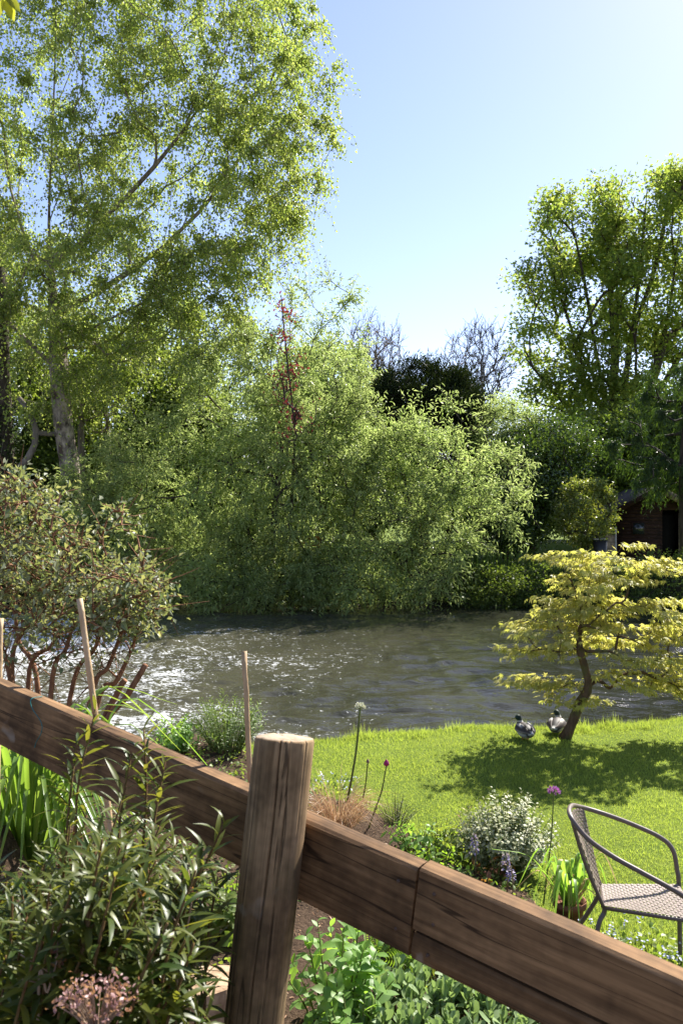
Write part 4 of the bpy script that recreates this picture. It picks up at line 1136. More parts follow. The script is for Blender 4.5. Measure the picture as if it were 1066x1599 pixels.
def chair():
    t = thing('garden_chair', 'brown-grey woven garden armchair with tubular frame on the lawn', 'chair', (1.55, 4.25, 0))
    r = .0125
    zf = lambda x, y: gz(x, y)
    bl_n, bl_f = PX(942, 1418, 4.22), PX(937, 1384, 4.49); fr_f = PX(1057, 1384, 4.46); fr_n = PX(1092, 1441, 3.98)
    top_n, top_m, top_f = PX(890, 1275, 4.20), PX(891, 1259, 4.36), PX(908, 1261, 4.50)
    # armrest loop: near front leg, near arm, back, far arm, far front leg as one bent tube
    loop = catmull([np.array([1.735, 3.96, zf(1.73, 3.96)]), fr_n + (.008, 0, 0), PX(1090, 1425, 3.96), PX(1066, 1400, 3.95), PX(1040, 1384, 3.97), PX(1000, 1362, 4.02), PX(955, 1337, 4.08), PX(915, 1308, 4.13), top_n, top_m, top_f, PX(945, 1272, 4.52),
                    PX(990, 1289, 4.53), PX(1030, 1308, 4.51), PX(1049, 1327, 4.49), PX(1056, 1358, 4.47), fr_f + (.006, 0, 0), np.array([1.822, 4.45, zf(1.82, 4.45)])], 7)
    g = Geo(); g.tube(loop, r, 10); g.build('armrest_frame', M['tube'], t)
    for a, b, foot, mid in ((top_n + (.01, 0, -.03), bl_n, np.array([1.26, 4.17, zf(1.26, 4.17)]), PX(933, 1448, 4.20)), (top_f + (.0, 0, -.02), bl_f, np.array([1.29, 4.60, zf(1.29, 4.6)]), PX(922, 1418, 4.53))):
        g = Geo(); g.tube(catmull([a, (a + b) / 2 + (-.012, 0, 0), b]), r * .8, 8); g.build('backrest_upright', M['tube'], t)
        g = Geo(); g.tube(catmull([b + (.004, 0, -.005), b + (-.002, 0, -.03), mid, foot]), r, 8); g.build('leg', M['tube'], t)
    g = Geo(); ring = [bl_n, fr_n, fr_f, bl_f, bl_n]
    for a, b in zip(ring[:-1], ring[1:]): g.tube([a, (a + b) / 2, b], r * .8, 8)
    g.build('seat_frame', M['tube'], t)
    def seat(u, v):
        p = (bl_n * (1 - u) + fr_n * u) * (1 - v) + (bl_f * (1 - u) + fr_f * u) * v
        return p + np.array([0, 0, .012 - .05 * u * (1 - u) * v * (1 - v) * 4 * .5])
    g = Geo(); weave(g, seat, 26, 17); g.build('seat', M['wicker'], t)
    tn, tm, tf = top_n + (.012, 0, -.02), top_m + (.012, 0, -.012), top_f + (.012, 0, -.012)
    def back(u, v):
        lo = bl_n * (1 - u) + bl_f * u + np.array([-.02 * math.sin(math.pi * u), 0, .01])
        hi = (1 - u) ** 2 * tn + 2 * u * (1 - u) * (tm + np.array([-.03, 0, .02])) + u * u * tf
        return lo * (1 - v) + hi * v
    g = Geo(); weave(g, back, 14, 24); g.build('backrest', M['wicker'], t)
chair()

# ------------------------------------------------------------------ fence: post, planks
M['plank'] = wood_mat('weathered_plank', (0.105, 0.054, 0.022), (0.33, 0.190, 0.088), 'X')
M['postwood'] = wood_mat('weathered_post', (0.165, 0.100, 0.046), (0.46, 0.300, 0.155), 'Z', green=0.28, knots=False)
M['nail'] = plain_mat('rusty_nail', (.10, .06, .04), .6, .4, .3, 200)
M['endgrain'] = plain_mat('post_end_grain', (0.34, 0.26, 0.18), .9, .15, .35, 35, bump=.5)
E0 = PX(0, 1071, 2.284); E1 = PX(700, 1376, 1.462)
U = (E1 - E0) / np.linalg.norm(E1 - E0); NN = np.array([RN[0], RN[1], 0]); NN = NN - U * np.dot(U, NN); NN /= np.linalg.norm(NN); WW = np.cross(U, NN)
def rail(s, y, z): return E0 + U * s + NN * y + WW * z
def fence():
    base = rail(1.02, -.05, 0); base[2] = gz(base[0], base[1])
    t = thing('timber_fence', 'weathered brown timber fence with round post and sloping rail planks', 'fence', base)
    def plank(s0, s1, z0, z1, y0, th, seed, name='plank'):
        rs = np.random.RandomState(seed)
        h = z1 - z0; b = .006
        sec = np.array([(0, z0 + b), (0, z0 + h * .33), (0, z0 + h * .66), (0, z1 - b), (b, z1), (th * .5, z1 + .001), (th - b, z1), (th, z1 - b), (th, z0 + b), (th - b, z0), (b, z0)])
        n = max(6, int((s1 - s0) / .03)); k = len(sec); V = []
        ss = np.linspace(0, s1 - s0, n)
        for i, s in enumerate(ss):
            wob = np.stack([vnoise(np.full(k, s * 3), np.arange(k) * 1.7 + seed * 9) - .5, vnoise(np.full(k, s * 4 + 50), np.arange(k) * 1.3 + seed * 5) - .5], 1) * .003
            V.append(np.concatenate([np.full((k, 1), s), sec + wob + np.array([y0, 0])], 1))
        V = np.concatenate(V); kk = np.arange(k)
        Q = np.concatenate([np.stack([j * k + kk, (j + 1) * k + kk, (j + 1) * k + (kk + 1) % k, j * k + (kk + 1) % k], 1) for j in range(n - 1)])
        g = Geo()
        ce = np.array([[0, sec[:, 0].mean() + y0, sec[:, 1].mean()], [s1 - s0, sec[:, 0].mean() + y0, sec[:, 1].mean()]])
        V = np.concatenate([V, ce]); e = (n - 1) * k
        tr = np.concatenate([np.stack([kk, (kk + 1) % k, np.full(k, n * k)], 1), np.stack([e + (kk + 1) % k, e + kk, np.full(k, n * k + 1)], 1)])
        g.add(V, tr, Q); me = g.mesh('plank', smooth=False); me.materials.append(M['plank'])
        o = bpy.data.objects.new('plank', me); C.objects.link(o); o.parent = t
        Mx = np.eye(4); Mx[:3, 0], Mx[:3, 1], Mx[:3, 2] = U, NN, WW; Mx[:3, 3] = rail(s0, 0, 0) - origin(t)
        o.matrix_local = Matrix(Mx.tolist())
    plank(-1.1, 1.025, -.168, 0, .004, .045, 1)
    plank(1.029, 1.345, -.172, -.002, 0, .045, 2)
    plank(1.350, 3.0, -.118, 0, .001, .045, 3)
    plank(1.350, 3.0, -.174, -.1245, .004, .040, 4)
    for s_, z_ in ((1.31, -.04), (1.315, -.13), (1.385, -.035), (1.39, -.09), (1.385, -.15), (.985, -.05), (.98, -.12)):      # nail heads
        g = Geo(); c = rail(s_, -.001, z_); a_ = np.arange(10) / 10 * 6.283
        ring = lambda r, y: c + (np.cos(a_)[:, None] * U + np.sin(a_)[:, None] * WW) * r - NN * y
        V = np.concatenate([ring(.0032, -.004), ring(.0032, .0006), ring(.0022, .0014), (c - NN * .0016)[None]]); k = np.arange(10)
        Q = np.concatenate([np.stack([j * 10 + k, j * 10 + (k + 1) % 10, (j + 1) * 10 + (k + 1) % 10, (j + 1) * 10 + k], 1) for j in range(2)])
        g.add(V, np.stack([20 + k, 20 + (k + 1) % 10, np.full(10, 30)], 1), Q); g.build('nail', M['nail'], t)
    # post
    top = PX(446, 1152, 1.640); low = PX(398, 1599, 1.592); ax = norm(top - low)
    bot = low + ax * ((gz(low[0], low[1]) - .25 - low[2]) / ax[2]); L = np.linalg.norm(top - bot)
    X = norm(np.cross([0, 1.0, 0], ax)); Y = np.cross(ax, X)
    nseg, na = 80, 180; a = np.arange(na) / na * 2 * math.pi; V = []
    for i in range(nseg + 1):
        h = i / nseg * L
        r = .0575 + .0012 * np.sin(h * 6) + (vnoise(np.cos(a) * 2.2 + 5, np.sin(a) * 2.2 + h * 1.2) - .5) * .006
        for ac, wd, dp, h0 in ((-1.78, .018, .016, 0), (-1.25, .014, .011, L * .25), (-2.40, .014, .008, 0), (-.80, .012, .006, L * .5), (-1.5, .010, .005, L * .1)):
            acc = ac + .10 * math.sin(h * 3.3 + ac * 5) + .04 * math.sin(h * 11)
            da = (a - acc + math.pi) % (2 * math.pi) - math.pi
            r = r - dp * np.exp(-(da / wd) ** 2) * (h > h0)
        if i == nseg: r = r * .955
        zz = np.full(na, h) + (.004 * np.cos(a + 1) if i >= nseg - 1 else 0)
        if i == nseg - 1: zz = zz + L / nseg * .75
        V.append(np.stack([r * np.cos(a), r * np.sin(a), zz], 1))
    for f in (.6, .25):
        V.append(np.stack([.0575 * f * np.cos(a), .0575 * f * np.sin(a), np.full(na, L + .0015) + (vnoise(np.cos(a) * 4, np.sin(a) * 4 + f * 9) - .5) * .003], 1))
    nr = len(V); V = np.concatenate(V + [np.array([[0, 0, L + .001]])]); k = np.arange(na)
    g = Geo(); Q = lambda j0, j1: np.concatenate([np.stack([j * na + k, j * na + (k + 1) % na, (j + 1) * na + (k + 1) % na, (j + 1) * na + k], 1) for j in range(j0, j1)])
    g.add(V, quads=Q(0, nseg)); n0 = g.n
    g.Q.append(Q(nseg, nr - 1)); g.mq.append(np.full(len(g.Q[-1]), 1))
    g.T.append(np.stack([(nr - 1) * na + k, (nr - 1) * na + (k + 1) % na, np.full(na, nr * na)], 1)); g.mt.append(np.full(na, 1))
    me = g.mesh('post'); me.materials.append(M['postwood']); me.materials.append(M['endgrain'])
    o = bpy.data.objects.new('post', me); C.objects.link(o); o.parent = t
    Mx = np.eye(4); Mx[:3, 0], Mx[:3, 1], Mx[:3, 2] = X, Y, ax; Mx[:3, 3] = bot - origin(t); o.matrix_local = Matrix(Mx.tolist())
fence()

def twine():
    g = Geo(); g.tube(catmull([rail(.155, .03, .004), rail(.155, -.004, .003), rail(.165, -.005, -.02), rail(.205, -.004, -.045), rail(.212, -.005, -.07), rail(.195, -.006, -.10), rail(.19, -.007, -.118)], 5), .0011, 5)
    o = g.build('twine', plain_mat('teal_twine', (.01, .16, .15), .6)); tag(o, 'teal twine hanging over the left rail plank', 'twine')
twine()

def cane(label, p_top, p_rail, r, seed):
    rs = np.random.RandomState(seed); d = norm(p_rail - p_top)
    L = 3.0
    for L in np.arange(.3, 3, .02):
        q = p_top + d * L
        if q[2] < gz(q[0], q[1]) - .05: break
    t = np.linspace(0, 1, 30); pts = p_top + d * L * t[:, None] + rs.normal(size=(30, 3)) * .0006
    rad = r * (1 + .10 * (np.abs((t * L / .22) % 1 - .5) > .46)) * (1 - .08 * (1 - t))
    g = Geo(); g.tube(pts, rad, 9); o = g.build('bamboo_cane', M['cane'])
    tag(o, label, 'cane', 'bamboo canes behind the rail')
cane('bamboo cane just left of the round post', PX(381, 1017, 2.0), PX(391, 1220, 1.93), .0068, 1)
cane('bamboo cane in front of the red-stemmed shrub', PX(125, 935, 2.45), PX(150, 1120, 2.38), .0095, 2)
cane('short bamboo cane at the left picture edge', PX(1, 966, 2.7), PX(-1, 1062, 2.66), .011, 3)

# ------------------------------------------------------------------ plants
def stems_leaves(t, stems, variants, mat, stem_mat, sp=.011, size=(.05, .075), leafy=.32, r0=.0035, seed=0, el=(1.0, .25), n_ind=300, cell=9, sc0=.55, stem_kind=None, droop=0.0):
    """stems: polylines from base to tip; leaves spiral over the top `leafy` metres. el: leaf angle from stem at tip and lower down"""
    rs = np.random.RandomState(seed); P = []; Fr = []; S = []; gs = Geo()
    for st in stems:
        c = catmull(st, 10); seg = np.linalg.norm(np.diff(c, axis=0), axis=1); cum = np.concatenate([[0], np.cumsum(seg)]); L = cum[-1]
        gs.tube(c, np.linspace(r0 * 1.5, r0 * .5, len(c)), 5)
        ph = rs.rand() * 6.28; s = L; lf = min(leafy * rs.uniform(.7, 1.3), L * .9)
        while s > L - lf:
            f = (L - s) / lf
            p = np.array([np.interp(s, cum, c[:, i]) for i in range(3)]); q = np.array([np.interp(max(0, s - .02), cum, c[:, i]) for i in range(3)])
            ax = norm(p - q); ref = norm(np.cross(ax, [.3, .2, 1])); bi = np.cross(ax, ref)
            ang = el[0] * (1 - f) + el[1] * f + rs.normal() * .15          # cosine-ish weight along the stem
            dirv = ax * ang + (ref * math.cos(ph) + bi * math.sin(ph)) + np.array([0, 0, -droop * f])
            P.append(p); Fr.append((dirv, ax + rs.normal(size=3) * .15)); S.append(rs.uniform(*size) * (sc0 + (1 - sc0) * min(1, f * 4)) * (1 - .2 * f))
            ph += 2.4; s -= sp * rs.uniform(.7, 1.3)
    D = np.array([f[0] for f in Fr]); N_ = np.array([f[1] for f in Fr])
    gs.build('stems', stem_mat, t, kind=stem_kind)
    leafset(t, variants, np.array(P), frames(D, N_), np.array(S), mat, 'leaf', 'more_leaves', n_ind, cell)

def lance_shrub():
    rs = np.random.RandomState(131)
    b0 = np.array([-.66, 1.45, .85]); b0[2] = gz(b0[0], b0[1])
    t = thing('lance_leaved_shrub', 'large shrub with narrow pointed leaves filling the bottom left corner', 'shrub', b0)
    tips = [(150, 1105, 1.72), (225, 1140, 1.70), (205, 1180, 1.66), (258, 1190, 1.66), (120, 1160, 1.70), (350, 1285, 1.58), (190, 1250, 1.55), (250, 1290, 1.56), (295, 1330, 1.52), 
            (85, 1440, 1.22), (60, 1475, 1.18), (20, 1400, 1.3), (150, 1330, 1.4), (210, 1380, 1.35), (280, 1380, 1.45), (320, 1400, 1.5), (330, 1460, 1.5), (300, 1480, 1.42), (110, 1290, 1.5), (340, 1370, 1.55)]
    while len(tips) < 235:
        x, y = rs.uniform(-60, 325), rs.uniform(1290, 1640)
        if y < 1250 + .45 * abs(x - 130): continue
        if x > 240 and rs.rand() < .5: continue
        if x < 120 and y < 1335: continue
        tips.append((x, y, rs.uniform(1.2, 1.72)))
    stems = []
    for x, y, d in tips:
        p = PX(x, y, d); b = b0 + rs.normal(size=3) * np.array([.13, .10, 0]); 
        b[:2] = b[:2] * .55 + p[:2] * .45; b[2] = gz(b[0], b[1])
        lean = (p - b); m1 = b + lean * .4 + np.array([0, 0, .06]) + rs.normal(size=3) * .02
        m2 = b + lean * .78 + np.array([lean[0] * -.05, 0, .05]) + rs.normal(size=3) * .015
        stems.append(np.array([b, m1, m2, p]))
    stems_leaves(t, stems, L_LN, M['lance'], M['redstem'], sp=.0085, size=(.06, .098), leafy=.36, r0=.0035, seed=5, el=(1.3, .15), droop=.35, stem_kind='stuff', cell=22)
lance_shrub()

def strap_clump(name, label, base, n, L, w, spread, seed, mat, lift=1.0, n_ind=300, cat='plant', hint=None):
    rs = np.random.RandomState(seed); base = np.array(base, float); base[2] = gz(base[0], base[1])
    t = thing(name, label, cat, base)
    for i in range(n):
        a = rs.rand() * 6.28; l = L * rs.uniform(.6, 1.1); out = spread * rs.uniform(.35, 1.1)
        h = np.array([math.cos(a), math.sin(a), 0]); b = base + h * .03 * rs.rand() + np.array([0, 0, -.01])
        top = b + h * l * out * .45 + np.array([0, 0, l * .72 * lift]); tip = b + h * l * out + np.array([0, 0, l * lift * rs.uniform(.12, .58)])
        c = catmull([b, b + (top - b) * .55 + np.array([0, 0, l * .08]), top, tip], 4)
        tg = norm(np.gradient(c, axis=0)); sd = norm(np.cross(tg, [0, 0, 1.0]) + 1e-5)
        k = len(c); ww = w * rs.uniform(.8, 1.15) * np.sin(np.linspace(.55, 3.08, k)) ** .7 / 2
        up = np.cross(sd, tg)
        V = np.concatenate([np.stack([c[j] - sd[j] * ww[j] + up[j] * ww[j] * .4, c[j], c[j] + sd[j] * ww[j] + up[j] * ww[j] * .4]) for j in range(k)])
        q = []
        for j in range(k - 1): q += [(3 * j, 3 * j + 1, 3 * j + 4, 3 * j + 3), (3 * j + 1, 3 * j + 2, 3 * j + 5, 3 * j + 4)]
        g = Geo(); g.add(V, quads=q); g.build('leaf', mat, t)
    return t
strap_clump('daylily_clump', 'bright green arching strap leaves under the left rail plank', (-1.10, 2.93, 0), 130, .86, .019, .92, 141, M['strap'], lift=.95)

# sedum mat below the rail
def sedum():
    rs = np.random.RandomState(151); c = np.array([.42, 3.75, 0]); c[2] = gz(c[0], c[1])
    t = thing('sedum_clump', 'pale grey-green fleshy sedum clump at the bottom below the rail', 'plant', c)
    P = []; D = []; N_ = []; S = []; gs = Geo()
    for i in range(105):
        x, y = rs.uniform(.02, 1.02), rs.uniform(3.45, 4.02)
        z0 = gz(x, y); h = rs.uniform(.10, .20) + .05 * vnoise(x * 5, y * 5)
        b = np.array([x, y, z0 - .01]); tp = b + np.array([rs.normal() * .02, rs.normal() * .02, h])
        gs.tube([b, (b + tp) / 2, tp], [.006, .005, .004], 5)
        ph = rs.rand() * 6
        for j in range(11):
            f = j / 10; p = tp - (tp - b) * f * .55; ph += 2.4; o = np.array([math.cos(ph), math.sin(ph), 0])
            P.append(p); D.append(o * (.35 + .8 * f) + np.array([0, 0, 1.25 - 1.1 * f]) + rs.normal(size=3) * .1); N_.append(np.array([0, 0, 1.0]) - o * .8); S.append((.035 + .03 * min(1, f * 2.5)) * rs.uniform(.85, 1.2))
    gs.build('stems', M['twig'], t, kind='stuff')
    leafset(t, L_SED, P, frames(np.array(D), np.array(N_)), np.array(S), M['sedum'], 'leaf', 'more_leaves', 300, 14)
sedum()

def ovate_plant(name, label, base, n, h, spread, size, mat, variants, seed, sp=.03, leafy=.4, el=(.9, .2), droop=.3, n_ind=300, cell=9, stem=None, cat='plant', r0=.004, sc0=.5):
    rs = np.random.RandomState(seed); base = np.array(base, float); base[2] = gz(base[0], base[1])
    t = thing(name, label, cat, base)
    stems = []
    for i in range(n):
        a = rs.rand() * 6.28; q = math.sqrt(rs.rand()) * spread
        b = base + np.array([math.cos(a), math.sin(a), 0]) * q * .35; b[2] = gz(b[0], b[1]) - .01
        p = base + np.array([math.cos(a) * q, math.sin(a) * q, h * rs.uniform(.55, 1.05) * (1 - .45 * (q / spread) ** 2)])
        stems.append(np.array([b, b * .5 + p * .5 + np.array([0, 0, .03]), p]))
    stems_leaves(t, stems, variants, mat, stem or M['twig'], sp=sp, size=size, leafy=leafy, r0=r0, seed=seed, el=el, n_ind=n_ind, cell=cell, droop=droop, stem_kind='stuff', sc0=sc0)
    return t
ovate_plant('leafy_perennial', 'tall oval-leaved green perennial under the rail right of the post', (-.03, 3.75, 0), 20, .62, .30, (.07, .11), M['ovate'], L_OV, 161, sp=.022, leafy=.42, el=(1.0, .25), cell=12)
ovate_plant('leafy_perennial', 'bright green leafy perennial low against the right side of the post', (.06, 3.45, 0), 14, .36, .20, (.06, .095), M['ovate'], L_OV, 177, sp=.022, leafy=.28, el=(.9, .2), cell=12)
FERN = []
for dd in (.1, .3):
    v = []; tt = []
    for k in range(9):
        f = (k + 1) / 10; L = .42 * math.sin(math.pi * (f * .85 + .12)); 
        for sx in (-1, 1):
            b = len(v); z = -dd * f * f
            v += [(0, f - .05, z), (sx * L * .55, f + .06, z + .01), (sx * L, f + .12, z - .05), (sx * L * .5, f - .03, z + .01)]; tt += [(b, b + 1, b + 2), (b, b + 2, b + 3)]
    FERN.append(T(v, tt))
ovate_plant('cut_leaved_plant', 'low feathery cut-leaved plant behind the sedum clump', (.42, 4.35, 0), 26, .26, .34, (.10, .16), M['fern'], FERN, 162, sp=.022, leafy=.12, el=(.7, .2), droop=.2, cell=12)
ovate_plant('cut_leaved_plant', 'feathery green plant low beside the bottom of the lower plank', (.75, 4.25, 0), 18, .24, .26, (.09, .14), M['fern'], FERN, 163, sp=.022, leafy=.12, el=(.7, .2), droop=.2, cell=12)
ovate_plant('small_herb', 'low leafy herb on bare soil at the foot of the post', (-.12, 3.52, 0), 10, .18, .16, (.05, .08), M['ovate'], L_OV, 164, sp=.03, leafy=.14, el=(.5, .1), cell=10)
ovate_plant('leafy_weed', 'sunlit leafy weed seen between shrub and post under the rail', (-.62, 4.6, 0), 34, .30, .36, (.05, .085), M['weed'], L_OV, 165, sp=.022, leafy=.22, el=(.6, .15), cell=10)
ovate_plant('leafy_weed', 'low sunlit weed just left of the post near the stone block', (-.50, 3.95, 0), 20, .18, .26, (.04, .07), M['weed'], L_OV, 166, sp=.022, leafy=.14, el=(.6, .15), cell=10)
# bed perennials beyond the rail
ovate_plant('leafy_perennial', 'light green broad-leaved perennial left of the variegated shrub', (.80, 5.75, 0), 22, .30, .26, (.055, .09), M['weed'], L_OV, 167, sp=.028, leafy=.24, el=(.6, .15), cell=8)
ovate_plant('leafy_perennial', 'sprawling leafy perennial at the rail behind the heather', (.52, 5.75, 0), 18, .26, .24, (.05, .085), M['ovate'], L_OV, 168, sp=.028, leafy=.2, el=(.5, .1), cell=8)
ovate_plant('coral_bells', 'low reddish brown leafy plant in front of the variegated shrub', (.98, 5.30, 0), 16, .16, .20, (.045, .07), M['red_leaf'], L_OV, 169, sp=.03, leafy=.12, el=(.5, .1), cell=8)
ovate_plant('variegated_shrub', 'rounded cream-and-green variegated shrub beside the bed edge', (1.12, 5.62, 0), 230, .56, .38, (.030, .048), M['varieg'], L_OV, 170, sp=.014, leafy=.2, el=(.7, .25), cell=8, cat='shrub', r0=.003, droop=.0)
ovate_plant('heather_mound', 'small dark twiggy mound right of the rust-coloured sedge', (.41, 6.35, 0), 80, .25, .20, (.014, .022), M['heather'], L_LN, 171, sp=.010, leafy=.14, el=(.9, .5), n_ind=0, cat='shrub', r0=.0015)
ovate_plant('leafy_perennial', 'pale green leafy clump between the heather and the violet spikes', (.72, 6.0, 0), 20, .24, .24, (.045, .075), M['weed'], L_OV, 174, sp=.024, leafy=.2, el=(.6, .15), cell=8)
ovate_plant('leafy_perennial', 'upright bronze-tipped leafy clump at the lawn edge left of the variegated shrub', (.93, 6.0, 0), 12, .34, .14, (.05, .08), M['sedge'], L_LN, 175, sp=.03, leafy=.26, el=(1.1, .5), cell=8)
ovate_plant('leafy_weed', 'fresh green weed clump close behind the rail joint', (.62, 5.35, 0), 18, .22, .24, (.045, .075), M['fern'], L_OV, 176, sp=.026, leafy=.18, el=(.5, .1), cell=8)
ovate_plant('bank_bush', 'narrow-leaved green bush at the water left of the post', (-1.12, 8.15, 0), 90, .66, .42, (.05, .075), M['lav'], L_LN, 172, sp=.012, leafy=.36, el=(1.2, .7), n_ind=0, droop=0, cat='shrub', r0=.003)
ovate_plant('bank_bush', 'low bright green bush at the water beside the froth', (-1.58, 8.0, 0), 36, .42, .26, (.05, .08), M['ovate'], L_OV, 173, sp=.02, leafy=.3, el=(.9, .5), n_ind=0, droop=0, cat='shrub', r0=.003)

# sedge
def sedge():
    rs = np.random.RandomState(181); b = np.array([-.02, 6.1, 0]); b[2] = gz(b[0], b[1])
    t = thing('rust_sedge', 'rust-coloured tussock of fine dry sedge right of the post', 'grass tussock', b)
    g = Geo()
    for i in range(700):
        a = rs.rand() * 6.28; l = rs.uniform(.24, .52); h = np.array([math.cos(a), math.sin(a), 0]); o = b + h * .10 * rs.rand()
        tip = o + h * l * rs.uniform(.4, 1.0) + np.array([0, 0, l * rs.uniform(.05, .75)]); mid = o * .5 + tip * .5 + np.array([0, 0, l * .28])
        c = catmull([o, mid, tip], 4); sd = norm(np.cross(tip - o, rs.normal(size=3))) * .0022
        V = np.concatenate([np.stack([q - sd * (1 - j / 9), q + sd * (1 - j / 9)]) for j, q in enumerate(c)]); k = np.arange(len(c) - 1)
        g.add(V, quads=np.stack([2 * k, 2 * k + 1, 2 * k + 3, 2 * k + 2], 1))
    g.build('blades', M['sedge'], t, kind='stuff')
sedge()

# alliums
M['white_petal'] = leaf_mat('white_petal', (.70, .70, .55), (.80, .80, .62), (.5, .5, .35), (.5, .5, .35), tf=.25)
M['purple_petal'] = leaf_mat('purple_petal', (.22, .02, .13), (.36, .04, .20), tf=.25)
M['pink_petal'] = leaf_mat('pink_petal', (.42, .12, .36), (.60, .28, .54), (.40, .12, .38), (.5, .2, .48), tf=.3)
M['blue_petal'] = leaf_mat('blue_petal', (.40, .45, .70), (.60, .64, .80), (.3, .34, .5), (.3, .34, .5), tf=.25)
M['violet_petal'] = leaf_mat('violet_petal', (.13, .11, .30), (.26, .22, .45), tf=.25)
def allium(label, px, py, d, bpx, head, mat, nf, seed, half=False, bud=False, r=.0075):
    rs = np.random.RandomState(seed); top = PX(px, py, d); b = np.array([PX(bpx, 0, d)[0], d + .05, 0]); b[2] = gz(b[0], b[1]) - .02
    t = thing('allium_flower', label, 'flower', b, 'alliums in the flower bed')
    m = b + (top - b) * np.array([.75, .75, .62])
    g = Geo(); g.tube(catmull([b, b * .6 + m * .4 + np.array([.0, 0, 0]), m, top], 8), np.linspace(r, r * .6, 25), 7); g.build('stem', M['twig'], t)
    if bud:
        g = Geo(); n = 12
        lathe(g, top + np.array([0, 0, -head * .3]), [(.001, 0), (head * .55, head * .3), (head * .62, head * .7), (head * .4, head * 1.15), (.001, head * 1.6)], n); g.build('bud', mat, t)
        return
    v = norm(rs.normal(size=(nf, 3)));
    if half: v[:, 2] = np.abs(v[:, 2]) * .9 + .05; v = norm(v)
    P = top + v * head * rs.uniform(.55, .8, (nf, 1)); g = Geo()
    g.scatter(L_OV[0], P, frames(v + rs.normal(size=(nf, 3)) * .3, rs.normal(size=(nf, 3))), head * rs.uniform(.4, .6, nf)); g.build('florets', mat, t, kind='stuff')
    g = Geo()
    for q in v[::3]: g.tube([top - np.array([0, 0, .004]), top + q * head * .4, top + q * head * .7], .0012, 3)
    g.build('flower_stalks', M['twig'], t, kind='stuff')
allium('tall allium with pale cream head above the rail', 562, 1106, 6.3, 536, .040, M['white_petal'], 80, 1, half=True, r=.011)
allium('short allium with closed pale bud between two taller stems', 574, 1191, 6.2, 558, .022, M['drystem'], 0, 2, bud=True)
allium('allium with closed deep purple head beside the sedge', 603, 1195, 6.1, 575, .034, M['purple_petal'], 0, 3, bud=True)
allium('allium with open pink head in front of the variegated shrub', 864, 1238, 5.1, 850, .036, M['pink_petal'], 70, 4, half=True, r=.006)

def spike(label, px, py, d, h, seed):
    rs = np.random.RandomState(seed); top = PX(px, py, d); b = np.array([top[0] + .01, d, 0]); b[2] = gz(b[0], d) - .01
    t = thing('bluebell_spike', label, 'flower', b, 'violet flower spikes by the variegated shrub')
    g = Geo(); g.tube([b, b * .5 + top * .5 + (.006, 0, 0), top], [.004, .004, .002], 6); g.build('stem', M['drystem'], t)
    n = 46; f = rs.rand(n) ** .8; a = rs.rand(n) * 6.28; P = top - np.array([0, 0, 1]) * (f * h)[:, None] + np.stack([np.cos(a), np.sin(a), 0 * a], 1) * (.006 + .016 * f)[:, None]
    g = Geo(); g.scatter(L_OV[1], P, frames(np.stack([np.cos(a), np.sin(a), -.6 + 0 * a], 1), rs.normal(size=(n, 3))), rs.uniform(.014, .022, n)); g.build('florets', M['violet_petal'], t, kind='stuff')
spike('violet flower spike farthest left beside the variegated shrub', 740, 1302, 5.35, .12, 1)
spike('taller violet flower spike near the potted bulb leaves', 789, 1330, 5.1, .12, 2)
spike('short violet flower spike low against the rail', 797, 1352, 5.0, .09, 3)

# potted bulbs
def pot():
    c = np.array([PX(888, 0, 4.88)[0], 4.88, 0]); c[2] = gz(c[0], c[1]) - .005; zt = PX(0, 1405, 4.88)[2] - c[2]
    t = thing('terracotta_pot', 'terracotta pot of fading bulb leaves beside the garden chair', 'plant pot', c)
    g = Geo(); lathe(g, c, [(.001, .002), (.062, 0), (.086, zt - .035), (.098, zt - .034), (.100, zt), (.088, zt), (.084, zt - .03), (.001, zt - .03)], 28); g.build('pot', plain_mat('terracotta', (.20, .085, .05), .85, .2, .35, 25), t)
    rs = np.random.RandomState(3)
    for i in range(46):
        a = rs.rand() * 6.28; l = rs.uniform(.18, .40); out = rs.uniform(.3, 1.35); h = np.array([math.cos(a), math.sin(a), 0]); b = c + h * .05 * rs.rand() + np.array([0, 0, zt - .03])
        top = b + h * l * out * .5 + np.array([0, 0, l * .8]); tip = b + h * l * out * .95 + np.array([0, 0, l * (rs.uniform(.1, 1.0) if rs.rand() < .6 else -.1)])
        cc = catmull([b, (b + top) / 2 + (0, 0, .02), top, tip], 4); tg = norm(np.gradient(cc, axis=0)); sd = norm(np.cross(tg, [.1, .2, 1.0])); k = len(cc); w = rs.uniform(.014, .032) * np.sin(np.linspace(.7, 3.05, k)) / 2
        V = np.concatenate([np.stack([cc[j] - sd[j] * w[j], cc[j] + np.array([0, 0, -.002]), cc[j] + sd[j] * w[j]]) for j in range(k)]); q = []
        for j in range(k - 1): q += [(3 * j, 3 * j + 1, 3 * j + 4, 3 * j + 3), (3 * j + 1, 3 * j + 2, 3 * j + 5, 3 * j + 4)]
        g = Geo(); g.add(V, quads=q); g.build('leaf', M['ovate'] if rs.rand() < .72 else (M['sedge'] if rs.rand() < .6 else M['weed']), t)
pot()

